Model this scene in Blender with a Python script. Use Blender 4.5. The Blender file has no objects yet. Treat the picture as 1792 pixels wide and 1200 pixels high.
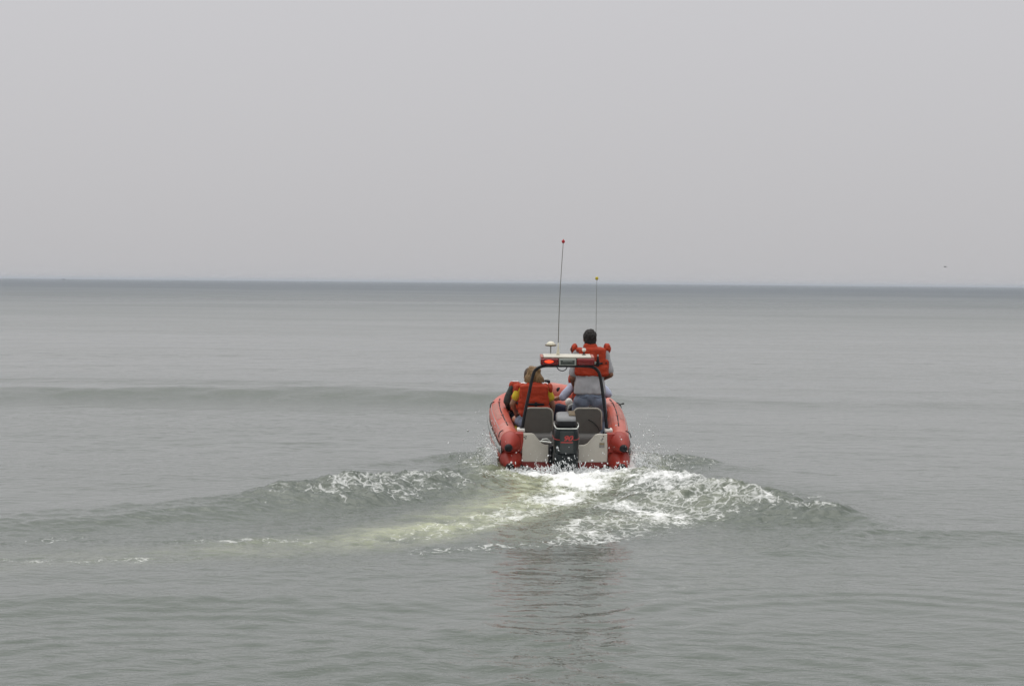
import bpy, bmesh, math, random
import numpy as np
from mathutils import Vector, Matrix, noise as mnoise

R = math.radians
random.seed(7)
rng = np.random.default_rng(11)
scene = bpy.context.scene
col = scene.collection

# ------------------------------------------------------------------ camera
CAM_H = 2.6
FPX = 3750.0                                   # focal length in pixels of the 1792 px wide picture
PITCH = math.atan(106 / FPX)
ROLL = math.atan(16 / 1792)
cam_d = bpy.data.cameras.new('camera')
cam = bpy.data.objects.new('camera', cam_d)
col.objects.link(cam)
cam_d.sensor_width = 36.0
cam_d.sensor_fit = 'HORIZONTAL'
cam_d.lens = FPX / 1792 * 36.0
cam_d.clip_start = 0.1
cam_d.clip_end = 80000
RC = Matrix.Rotation(R(90) - PITCH, 3, 'X') @ Matrix.Rotation(ROLL, 3, 'Z')
cam.matrix_world = Matrix.Translation((0, 0, CAM_H)) @ RC.to_4x4()
scene.camera = cam

# ------------------------------------------------------------------ world, sun, exposure
SUN_EL, SUN_AZ = R(70), R(-25)                 # azimuth measured from +Y towards +X
world = bpy.data.worlds.new('World')
scene.world = world
world.use_nodes = True
wt = world.node_tree
wt.nodes.clear()
w_out = wt.nodes.new('ShaderNodeOutputWorld')
w_bg = wt.nodes.new('ShaderNodeBackground')
w_sky = wt.nodes.new('ShaderNodeTexSky')
w_sky.sky_type = 'NISHITA'
w_sky.sun_disc = False
w_sky.sun_elevation = SUN_EL
w_sky.sun_rotation = SUN_AZ
w_sky.dust_density = 4.0
w_hs = wt.nodes.new('ShaderNodeHueSaturation')
w_hs.inputs['Saturation'].default_value = 0.25
w_hs.inputs['Value'].default_value = 0.10
w_geo = wt.nodes.new('ShaderNodeTexCoord')
w_sep = wt.nodes.new('ShaderNodeSeparateXYZ')
w_ramp = wt.nodes.new('ShaderNodeValToRGB')    # thick even cloud: the layer brightens slowly towards the zenith
w_ramp.color_ramp.elements[0].position = 0.0
w_ramp.color_ramp.elements[0].color = (0.555, 0.548, 0.562, 1)
w_ramp.color_ramp.elements[1].position = 1.0
w_ramp.color_ramp.elements[1].color = (1.08, 1.08, 1.08, 1)
for p_, c_ in ((0.12, (0.602, 0.594, 0.616, 1)), (0.35, (0.70, 0.698, 0.71, 1))):
    e_ = w_ramp.color_ramp.elements.new(p_)
    e_.color = c_
w_mix = wt.nodes.new('ShaderNodeMixRGB')
w_mix.inputs[0].default_value = 0.88
lk = wt.links.new
lk(w_sky.outputs[0], w_hs.inputs['Color'])
lk(w_geo.outputs['Generated'], w_sep.inputs[0])
lk(w_sep.outputs['Z'], w_ramp.inputs[0])
lk(w_hs.outputs[0], w_mix.inputs[1])
lk(w_ramp.outputs[0], w_mix.inputs[2])
lk(w_mix.outputs[0], w_bg.inputs['Color'])
w_bg.inputs['Strength'].default_value = 1.0
lk(w_bg.outputs[0], w_out.inputs['Surface'])

sun_d = bpy.data.lights.new('sun', 'SUN')
sun_d.energy = 1.4
sun_d.angle = R(70)
sun_d.color = (1.0, 0.97, 0.92)
sun = bpy.data.objects.new('sun', sun_d)
col.objects.link(sun)
sdir = Vector((math.sin(SUN_AZ) * math.cos(SUN_EL), math.cos(SUN_AZ) * math.cos(SUN_EL), math.sin(SUN_EL)))
sun.rotation_euler = sdir.to_track_quat('Z', 'Y').to_euler()
sun.location = (0, 0, 40)

cy = scene.cycles
cy.max_bounces = 6
cy.diffuse_bounces = 2
cy.glossy_bounces = 3
cy.volume_bounces = 0
cy.caustics_reflective = False
cy.caustics_refractive = False
vs = scene.view_settings
vs.view_transform = 'Standard'
vs.look = 'None'
vs.gamma = 1.0
vs.exposure = 0.0
vs.use_curve_mapping = False

# ------------------------------------------------------------------ helpers: picture rays
CO = Vector((0, 0, CAM_H))


def ray(px, py):
    return RC @ Vector(((px - 896) / FPX, -(py - 600) / FPX, -1.0))


def at_z(px, py, z=0.0):
    d = ray(px, py)
    return CO + d * ((z - CAM_H) / d.z)


def at_y(px, py, y):
    d = ray(px, py)
    return CO + d * (y / d.y)


# the boat's frame: origin at the middle of the transom on the water, +Y towards the bow
B0 = at_y(988, 820, 30.0)
B0.z = 0.0
HEAD, TRIM = R(2.2), R(7)
BM = Matrix.Translation(B0) @ (Matrix.Rotation(HEAD, 4, 'Z') @ Matrix.Rotation(TRIM, 4, 'X'))

# ------------------------------------------------------------------ helpers: materials


def new_mat(name):
    m = bpy.data.materials.new(name)
    m.use_nodes = True
    nt = m.node_tree
    return m, nt, nt.nodes['Principled BSDF']


def mat(name, color, rough=0.5, var=0.12, scale=8.0, bump=0.0, bscale=60.0, metal=0.0, dirt=None, dirt_amt=0.3, spec=0.5):
    """painted, woven or moulded surface: base colour with uneven tone, worn patches and a little relief"""
    m, nt, b = new_mat(name)
    tc = nt.nodes.new('ShaderNodeTexCoord')
    n1 = nt.nodes.new('ShaderNodeTexNoise')
    n1.inputs['Scale'].default_value = scale
    n1.inputs['Detail'].default_value = 6
    n1.inputs['Roughness'].default_value = 0.65
    nt.links.new(tc.outputs['Object'], n1.inputs['Vector'])
    cr = nt.nodes.new('ShaderNodeValToRGB')
    cr.color_ramp.elements[0].position = 0.3
    cr.color_ramp.elements[1].position = 0.7
    c = color
    cr.color_ramp.elements[0].color = (c[0] * (1 - var), c[1] * (1 - var), c[2] * (1 - var), 1)
    cr.color_ramp.elements[1].color = (min(1, c[0] * (1 + var)), min(1, c[1] * (1 + var)), min(1, c[2] * (1 + var)), 1)
    nt.links.new(n1.outputs['Fac'], cr.inputs[0])
    last = cr.outputs[0]
    if dirt:
        n2 = nt.nodes.new('ShaderNodeTexNoise')
        n2.inputs['Scale'].default_value = scale * 0.45
        n2.inputs['Detail'].default_value = 8
        n2.inputs['Roughness'].default_value = 0.7
        mp = nt.nodes.new('ShaderNodeMapping')
        mp.inputs['Location'].default_value = (3.1, 7.7, 1.3)
        nt.links.new(tc.outputs['Object'], mp.inputs[0])
        nt.links.new(mp.outputs[0], n2.inputs['Vector'])
        r2 = nt.nodes.new('ShaderNodeValToRGB')
        r2.color_ramp.elements[0].position = 0.5
        r2.color_ramp.elements[0].color = (0, 0, 0, 1)
        r2.color_ramp.elements[1].position = 0.72
        r2.color_ramp.elements[1].color = (dirt_amt, dirt_amt, dirt_amt, 1)
        nt.links.new(n2.outputs['Fac'], r2.inputs[0])
        mx = nt.nodes.new('ShaderNodeMixRGB')
        nt.links.new(r2.outputs[0], mx.inputs[0])
        nt.links.new(last, mx.inputs[1])
        mx.inputs[2].default_value = (*dirt, 1)
        last = mx.outputs[0]
    nt.links.new(last, b.inputs['Base Color'])
    b.inputs['Roughness'].default_value = rough
    b.inputs['Metallic'].default_value = metal
    b.inputs['Specular IOR Level'].default_value = spec
    if bump:
        n3 = nt.nodes.new('ShaderNodeTexNoise')
        n3.inputs['Scale'].default_value = bscale
        n3.inputs['Detail'].default_value = 3
        nt.links.new(tc.outputs['Object'], n3.inputs['Vector'])
        bp = nt.nodes.new('ShaderNodeBump')
        bp.inputs['Strength'].default_value = bump
        bp.inputs['Distance'].default_value = 0.01
        nt.links.new(n3.outputs['Fac'], bp.inputs['Height'])
        nt.links.new(bp.outputs[0], b.inputs['Normal'])
    return m


M = {}
M['tube'] = mat('orange_red_hypalon', (0.52, 0.088, 0.050), 0.42, 0.10, 3.0, 0.15, 90, dirt=(0.60, 0.34, 0.29), dirt_amt=0.6)
M['cone'] = mat('red_cone_fabric_shaded', (0.33, 0.025, 0.012), 0.5, 0.12, 6.0, 0.15, 90)  # cone red, darkened in the base colour to stand for shade at the stern
M['hull'] = mat('dark_red_hull', (0.22, 0.018, 0.014), 0.4, 0.15, 5.0)
M['rub'] = mat('grey_rubber_strake', (0.30, 0.32, 0.31), 0.5, 0.12, 6.0)
M['black'] = mat('black_rubber', (0.010, 0.010, 0.012), 0.5, 0.2, 12.0, 0.1, 80, spec=0.25)
M['rope'] = mat('black_rope', (0.022, 0.020, 0.022), 0.8, 0.3, 60.0)
M['bar'] = mat('black_powder_coat', (0.008, 0.008, 0.010), 0.35, 0.15, 20.0, spec=0.3)
M['transom'] = mat('cream_gelcoat', (0.62, 0.585, 0.51), 0.35, 0.06, 4.0, 0, 60, dirt=(0.28, 0.25, 0.20), dirt_amt=0.35)
M['deck'] = mat('grey_deck_paint', (0.20, 0.20, 0.19), 0.7, 0.2, 12.0, 0.3, 120)
M['seat'] = mat('taupe_vinyl', (0.122, 0.115, 0.102), 0.55, 0.10, 10.0, 0.25, 140, spec=0.35)
M['piping'] = mat('pale_vinyl_piping', (0.44, 0.42, 0.36), 0.45, 0.08, 20.0)
M['seatbase'] = mat('grey_vinyl', (0.17, 0.165, 0.155), 0.45, 0.12, 8.0, 0.2, 120)
M['cowl'] = mat('dark_green_black_cowl', (0.008, 0.014, 0.015), 0.3, 0.12, 10.0, spec=0.35)
M['cowltop'] = mat('grey_cowl_top', (0.22, 0.225, 0.23), 0.35, 0.10, 10.0)
M['silver'] = mat('brushed_silver', (0.62, 0.64, 0.60), 0.32, 0.08, 30.0, metal=0.6)
M['redmark'] = mat('red_decal', (0.45, 0.035, 0.03), 0.4, 0.1, 20.0)
M['white'] = mat('white_plastic', (0.78, 0.77, 0.72), 0.35, 0.05, 10.0)
M['cream'] = mat('ivory_plastic', (0.74, 0.70, 0.56), 0.35, 0.05, 10.0)
M['ivorytop'] = mat('weathered_ivory_cover', (0.60, 0.57, 0.49), 0.45, 0.10, 9.0, dirt=(0.40, 0.36, 0.29), dirt_amt=0.5)
M['redlens'] = mat('red_lens', (0.20, 0.008, 0.010), 0.15, 0.2, 18.0)
M['greyglass'] = mat('grey_panel_glass', (0.05, 0.06, 0.055), 0.15, 0.2, 25.0)
M['greyframe'] = mat('grey_panel_frame', (0.36, 0.38, 0.35), 0.4, 0.08, 20.0)
M['brownring'] = mat('brown_base_ring', (0.14, 0.10, 0.05), 0.5, 0.2, 20.0)
M['redball'] = mat('red_ball', (0.50, 0.012, 0.018), 0.4, 0.1, 30.0)
M['yellowball'] = mat('yellow_ball', (0.62, 0.50, 0.03), 0.4, 0.1, 30.0)
M['whip'] = mat('fibreglass_whip', (0.20, 0.19, 0.16), 0.5, 0.1, 20.0)
M['tan'] = mat('tan_label', (0.30, 0.24, 0.13), 0.5, 0.2, 30.0)
M['greylabel'] = mat('grey_label', (0.30, 0.29, 0.27), 0.5, 0.2, 30.0)
M['skin'] = mat('skin', (0.34, 0.17, 0.105), 0.5, 0.08, 9.0)
M['skin_tan'] = mat('tanned_skin', (0.22, 0.095, 0.052), 0.5, 0.08, 9.0)
M['vest'] = mat('orange_red_vest_nylon', (0.42, 0.043, 0.014), 0.7, 0.16, 7.0, 0.35, 55, spec=0.25)
M['reflect'] = mat('white_reflective_patch', (0.74, 0.74, 0.76), 0.4, 0.06, 20.0)
M['greytee'] = mat('grey_jersey', (0.40, 0.40, 0.42), 0.85, 0.08, 9.0, 0.3, 90)
M['jeans'] = mat('washed_denim', (0.20, 0.24, 0.32), 0.85, 0.25, 7.0, 0.3, 120)
M['yellowtee'] = mat('yellow_jersey', (0.66, 0.48, 0.03), 0.85, 0.10, 9.0, 0.3, 90)
M['blueshirt'] = mat('pale_blue_cotton', (0.46, 0.50, 0.64), 0.8, 0.08, 9.0, 0.3, 90)
M['navy'] = mat('navy_cotton', (0.018, 0.024, 0.055), 0.85, 0.15, 9.0, 0.3, 90)
M['darkshirt'] = mat('dark_green_cotton', (0.040, 0.046, 0.042), 0.85, 0.15, 9.0, 0.3, 90)
M['hair_dark'] = mat('dark_brown_hair', (0.012, 0.008, 0.007), 0.75, 0.4, 40.0, 0.8, 130)
M['hair_blond'] = mat('dark_blond_hair', (0.23, 0.135, 0.055), 0.6, 0.4, 30.0, 0.8, 120)
M['hair_brown'] = mat('brown_hair', (0.07, 0.040, 0.022), 0.6, 0.4, 40.0, 0.8, 130)
M['eye'] = mat('eye', (0.5, 0.5, 0.48), 0.2, 0.3, 90.0)
M['shoe'] = mat('grey_shoe', (0.10, 0.10, 0.10), 0.6, 0.2, 20.0)
M['drop'] = mat('spray_water', (0.80, 0.82, 0.82), 0.45, 0.04, 8.0)
M['farboat'] = mat('far_dark_paint', (0.06, 0.06, 0.09), 0.6, 0.2, 1.0)
M['farwhite'] = mat('far_cabin_paint', (0.30, 0.30, 0.34), 0.5, 0.1, 1.0)
M['gull'] = mat('gull_grey', (0.30, 0.30, 0.31), 0.8, 0.2, 4.0)


def lamp_mat():
    m, nt, b = new_mat('lit_red_lamp')
    b.inputs['Base Color'].default_value = (0.6, 0.03, 0.01, 1)
    b.inputs['Emission Color'].default_value = (1.0, 0.055, 0.012, 1)
    b.inputs['Emission Strength'].default_value = 1.6
    n = nt.nodes.new('ShaderNodeTexNoise')
    n.inputs['Scale'].default_value = 30
    tc = nt.nodes.new('ShaderNodeTexCoord')
    nt.links.new(tc.outputs['Object'], n.inputs['Vector'])
    mr = nt.nodes.new('ShaderNodeMapRange')
    mr.inputs['To Min'].default_value = 0.7
    mr.inputs['To Max'].default_value = 2.2
    nt.links.new(n.outputs['Fac'], mr.inputs['Value'])
    nt.links.new(mr.outputs[0], b.inputs['Emission Strength'])
    return m


M['lamp'] = lamp_mat()

# ------------------------------------------------------------------ helpers: meshes


def link(name, me, material, parent=None, smooth=True):
    if material is not None:
        me.materials.append(material)
    if smooth:
        me.polygons.foreach_set('use_smooth', [True] * len(me.polygons))
    o = bpy.data.objects.new(name, me)
    col.objects.link(o)
    if parent is not None:
        o.parent = parent
    return o


def pydata(name, v, f, material, parent=None, smooth=True):
    me = bpy.data.meshes.new(name)
    me.from_pydata([tuple(p) for p in v], [], f)
    me.validate()
    me.update()
    return link(name, me, material, parent, smooth)


def empty(name, matrix=None, parent=None):
    o = bpy.data.objects.new(name, None)
    o.empty_display_size = 0.2
    col.objects.link(o)
    if parent is not None:
        o.parent = parent
    if matrix is not None:
        if parent is None:
            o.matrix_world = matrix
        else:
            o.matrix_local = matrix
    return o


def tag(o, label, cat=None, group=None, kind=None):
    if label:
        o['label'] = label
    if cat:
        o['category'] = cat
    if group:
        o['group'] = group
    if kind:
        o['kind'] = kind
    return o


def geo(v, f):
    return ([Vector(p) for p in v], [tuple(q) for q in f])


def merge(*gs):
    V, Fc = [], []
    for v, f in gs:
        n = len(V)
        V += list(v)
        Fc += [tuple(i + n for i in q) for q in f]
    return V, Fc


def sweep(path, radii, seg=16, up=Vector((0, 0, 1)), close=True, sq=None):
    """tube along path with a radius at each point; sq=(a,b) scales the section sideways and upwards"""
    P = [Vector(p) for p in path]
    n = len(P)
    if not hasattr(radii, '__len__'):
        radii = [radii] * n
    V, Fc = [], []
    for i in range(n):
        t = (P[min(i + 1, n - 1)] - P[max(i - 1, 0)]).normalized()
        u = up if abs(t.dot(up)) < 0.97 else Vector((0, 1, 0))
        s = t.cross(u).normalized()
        w = s.cross(t).normalized()
        a, b = sq if sq else (1, 1)
        for k in range(seg):
            an = 2 * math.pi * k / seg
            V.append(P[i] + s * (math.cos(an) * radii[i] * a) + w * (math.sin(an) * radii[i] * b))
    for i in range(n - 1):
        for k in range(seg):
            k2 = (k + 1) % seg
            Fc.append((i * seg + k, i * seg + k2, (i + 1) * seg + k2, (i + 1) * seg + k))
    if close:
        Fc.append(tuple(range(seg - 1, -1, -1)))
        Fc.append(tuple((n - 1) * seg + k for k in range(seg)))
    return V, Fc


def catmull(pts, n=8):
    P = [Vector(p) for p in pts]
    Q = [P[0] * 2 - P[1]] + P + [P[-1] * 2 - P[-2]]
    out = []
    for i in range(1, len(Q) - 2):
        for k in range(n):
            t = k / n
            a, b, c, d = Q[i - 1], Q[i], Q[i + 1], Q[i + 2]
            out.append(0.5 * ((2 * b) + (c - a) * t + (2 * a - 5 * b + 4 * c - d) * t * t + (3 * b - a - 3 * c + d) * t ** 3))
    out.append(P[-1])
    return out


def ellipsoid(c, r, seg=16, rings=10, rot=None):
    c = Vector(c)
    V, Fc = [], []
    for j in range(rings + 1):
        ph = math.pi * j / rings
        for k in range(seg):
            th = 2 * math.pi * k / seg
            p = Vector((math.sin(ph) * math.cos(th) * r[0], math.sin(ph) * math.sin(th) * r[1], math.cos(ph) * r[2]))
            if rot is not None:
                p = rot @ p
            V.append(c + p)
    for j in range(rings):
        for k in range(seg):
            k2 = (k + 1) % seg
            if j == 0:
                Fc.append((k, (j + 1) * seg + k, (j + 1) * seg + k2))
            elif j == rings - 1:
                Fc.append((j * seg + k, (j + 1) * seg + k, j * seg + k2))
            else:
                Fc.append((j * seg + k, (j + 1) * seg + k, (j + 1) * seg + k2, j * seg + k2))
    return V, Fc


def capsule(a, b, ra, rb, seg=14):
    a, b = Vector(a), Vector(b)
    d = (b - a)
    L = max(d.length, 1e-5)
    t = d / L
    path, rad = [], []
    for k in range(5):
        an = math.pi / 2 * (1 - k / 4)
        path.append(a - t * (ra * math.sin(an)))
        rad.append(max(ra * math.cos(an), 1e-4))
    for k in range(1, 5):
        path.append(a + d * (k / 5))
        rad.append(ra + (rb - ra) * k / 5)
    for k in range(5):
        an = math.pi / 2 * k / 4
        path.append(b + t * (rb * math.sin(an)))
        rad.append(max(rb * math.cos(an), 1e-4))
    return sweep(path, rad, seg)


def rbox(c, h, r=0.02, n=5, rot=None):
    """box with half sizes h and rounded edges of radius r"""
    c = Vector(c)
    h = Vector(h)
    r = min(r, h.x, h.y, h.z)
    V, Fc, idx = [], [], {}

    def axis(hh):
        core = hh - r
        a = [-hh + r * (1 - math.cos(math.pi / 2 * k / 3)) * 1.0 for k in range(0, 3)]
        return a + [-core] + ([core] if core > 1e-6 else []) + [-x for x in reversed(a)]
    ax = [axis(h.x), axis(h.y), axis(h.z)]

    def vert(p):
        key = (round(p[0], 6), round(p[1], 6), round(p[2], 6))
        if key in idx:
            return idx[key]
        q = Vector((max(-h.x + r, min(h.x - r, p[0])), max(-h.y + r, min(h.y - r, p[1])), max(-h.z + r, min(h.z - r, p[2]))))
        d = Vector(p) - q
        if d.length > 1e-9:
            d = d.normalized() * r
        o = q + d
        if rot is not None:
            o = rot @ o
        idx[key] = len(V)
        V.append(c + o)
        return idx[key]
    for k in range(3):
        a, b = (k + 1) % 3, (k + 2) % 3
        for s in (-1, 1):
            for i in range(len(ax[a]) - 1):
                for j in range(len(ax[b]) - 1):
                    q = []
                    for (ii, jj) in ((i, j), (i + 1, j), (i + 1, j + 1), (i, j + 1)):
                        p = [0, 0, 0]
                        p[k] = s * h[k]
                        p[a] = ax[a][ii]
                        p[b] = ax[b][jj]
                        q.append(vert(p))
                    if s < 0:
                        q.reverse()
                    if len(set(q)) == 4:
                        Fc.append(tuple(q))
    return V, Fc


def loft(sections, seg=28):
    """sections: (z, half width, y0, y1, squareness) stacked upwards, superellipse outline"""
    V, Fc = [], []
    for (z, hx, y0, y1, e, *tilt) in sections:
        cy, hy = (y0 + y1) / 2, (y1 - y0) / 2
        tl = tilt[0] if tilt else 0.0
        for k in range(seg):
            an = 2 * math.pi * k / seg
            cx, sy = math.cos(an), math.sin(an)
            x = math.copysign(abs(cx) ** (2 / e), cx) * hx
            y = cy + math.copysign(abs(sy) ** (2 / e), sy) * hy
            V.append(Vector((x, y, z + tl * (y - cy))))
    n = len(sections)
    for i in range(n - 1):
        for k in range(seg):
            k2 = (k + 1) % seg
            Fc.append((i * seg + k, i * seg + k2, (i + 1) * seg + k2, (i + 1) * seg + k))
    Fc.append(tuple(range(seg - 1, -1, -1)))
    Fc.append(tuple((n - 1) * seg + k for k in range(seg)))
    return V, Fc


def prism(outline, y0, y1):
    """outline in x,z extruded along y"""
    n = len(outline)
    V = [Vector((x, y0, z)) for x, z in outline] + [Vector((x, y1, z)) for x, z in outline]
    Fc = [tuple(range(n)), tuple(range(2 * n - 1, n - 1, -1))]
    for i in range(n):
        j = (i + 1) % n
        Fc.append((i, i + n, j + n, j))
    return V, Fc


def bevelled(name, g, material, parent, width=0.006, seg=2):
    """sharp solid with its edges rounded over"""
    bm = bmesh.new()
    vs_ = [bm.verts.new(p) for p in g[0]]
    for f in g[1]:
        try:
            bm.faces.new([vs_[i] for i in f])
        except ValueError:
            pass
    bmesh.ops.recalc_face_normals(bm, faces=bm.faces)
    ed = [e for e in bm.edges if len(e.link_faces) == 2 and e.calc_face_angle(0) > 0.5]
    bmesh.ops.bevel(bm, geom=ed, offset=width, segments=seg, affect='EDGES', profile=0.5)
    me = bpy.data.meshes.new(name)
    bm.to_mesh(me)
    bm.free()
    o = link(name, me, material, parent, False)
    return o


def solid(name, g, material, parent, smooth=True):
    return pydata(name, g[0], g[1], material, parent, smooth)


def skinned(name, prims, material, parent, voxel=0.012, smooth=6, wrinkle=0.0, wscale=9.0, aniso=(1, 1, 1)):
    """union of overlapping shapes grown into one continuous surface, then wrinkled"""
    V, Fc = merge(*prims)
    me = bpy.data.meshes.new('tmp')
    me.from_pydata([tuple(p) for p in V], [], Fc)
    ob = bpy.data.objects.new('tmp', me)
    col.objects.link(ob)
    md = ob.modifiers.new('r', 'REMESH')
    md.mode = 'VOXEL'
    md.voxel_size = voxel
    if smooth:
        ms = ob.modifiers.new('s', 'SMOOTH')
        ms.factor = 0.5
        ms.iterations = smooth
    dg = bpy.context.evaluated_depsgraph_get()
    out = bpy.data.meshes.new_from_object(ob.evaluated_get(dg))
    out.name = name
    bpy.data.objects.remove(ob)
    bpy.data.meshes.remove(me)
    if wrinkle:
        n = len(out.vertices)
        co = np.empty(n * 3)
        out.vertices.foreach_get('co', co)
        no = np.empty(n * 3)
        out.vertex_normals.foreach_get('vector', no)
        co = co.reshape(-1, 3)
        no = no.reshape(-1, 3)
        w = np.array([mnoise.noise((c[0] * wscale * aniso[0], c[1] * wscale * aniso[1], c[2] * wscale * aniso[2]))
                      + 0.5 * mnoise.noise((c[0] * wscale * 2.3 + 5, c[1] * wscale * 2.3, c[2] * wscale * 2.3 * aniso[2])) for c in co])
        co += no * (w * wrinkle)[:, None]
        out.vertices.foreach_set('co', co.reshape(-1))
        out.update()
    out.materials.clear()
    return link(name, out, material, parent)


# ------------------------------------------------------------------ the sea
_perm = rng.permutation(256)
_perm = np.concatenate([_perm, _perm, _perm])
_ga = rng.uniform(0, 2 * np.pi, 256)
_gx, _gy = np.cos(_ga), np.sin(_ga)


def perlin(x, y):
    xi = np.floor(x).astype(np.int64)
    yi = np.floor(y).astype(np.int64)
    xf, yf = x - xi, y - yi
    xi &= 255
    yi &= 255
    u = xf * xf * xf * (xf * (xf * 6 - 15) + 10)
    v = yf * yf * yf * (yf * (yf * 6 - 15) + 10)

    def g(ix, iy, fx, fy):
        h = _perm[_perm[ix & 255] + (iy & 255)]
        return _gx[h] * fx + _gy[h] * fy
    a = g(xi, yi, xf, yf)
    b = g(xi + 1, yi, xf - 1, yf)
    c = g(xi, yi + 1, xf, yf - 1)
    d = g(xi + 1, yi + 1, xf - 1, yf - 1)
    return ((a + (b - a) * u) + ((c + (d - c) * u) - (a + (b - a) * u)) * v) * 1.5


def fbm(x, y, o=4, gain=0.55):
    s, a, n = 0, 1, 0
    for k in range(o):
        s = s + a * perlin(x * 2 ** k + 17.3 * k, y * 2 ** k - 9.1 * k)
        n += a
        a *= gain
    return s / n


def ss(a, b, x):
    t = np.clip((x - a) / (b - a), 0, 1)
    return t * t * (3 - 2 * t)


def polyline(pts, z=0.0):
    """picture points on the water (px, py, value...) -> ground points with their values"""
    out = []
    for p in pts:
        g = at_z(p[0], p[1], z)
        out.append((g.x, g.y) + tuple(p[2:]))
    return np.array(out)


def along(X, Y, pl, pad=5.0):
    """nearest point on a polyline: signed distance (+ = on the near side), and the values there"""
    sel = (X > pl[:, 0].min() - pad) & (X < pl[:, 0].max() + pad) & (Y > pl[:, 1].min() - pad) & (Y < pl[:, 1].max() + pad)
    full = (X.shape, sel)
    X, Y = X[sel], Y[sel]
    best = np.full(X.shape, 1e9)
    sgn = np.ones(X.shape)
    vals = [np.zeros(X.shape) for _ in range(pl.shape[1] - 2)]
    for i in range(len(pl) - 1):
        ax, ay = pl[i, :2]
        bx, by = pl[i + 1, :2]
        dx, dy = bx - ax, by - ay
        L2 = dx * dx + dy * dy
        t = np.clip(((X - ax) * dx + (Y - ay) * dy) / L2, 0, 1)
        qx, qy = X - (ax + t * dx), Y - (ay + t * dy)
        d = np.hypot(qx, qy)
        m = d < best
        best[m] = d[m]
        cr = (dx * (Y - ay) - dy * (X - ax))
        sgn[m] = np.sign(cr[m])
        for k in range(len(vals)):
            v = pl[i, 2 + k] + (pl[i + 1, 2 + k] - pl[i, 2 + k]) * t
            vals[k][m] = v[m]

    def back(a, fill):
        o = np.full(full[0], fill)
        o[full[1]] = a
        return o
    return back(best, 1e6), back(sgn, 1.0), [back(v, 1e-3) for v in vals]


def chaikin(pl, n=2):
    for _ in range(n):
        q = [pl[0]]
        for i in range(len(pl) - 1):
            q.append(pl[i] * 0.75 + pl[i + 1] * 0.25)
            q.append(pl[i] * 0.25 + pl[i + 1] * 0.75)
        q.append(pl[-1])
        pl = np.array(q)
    return pl


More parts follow.
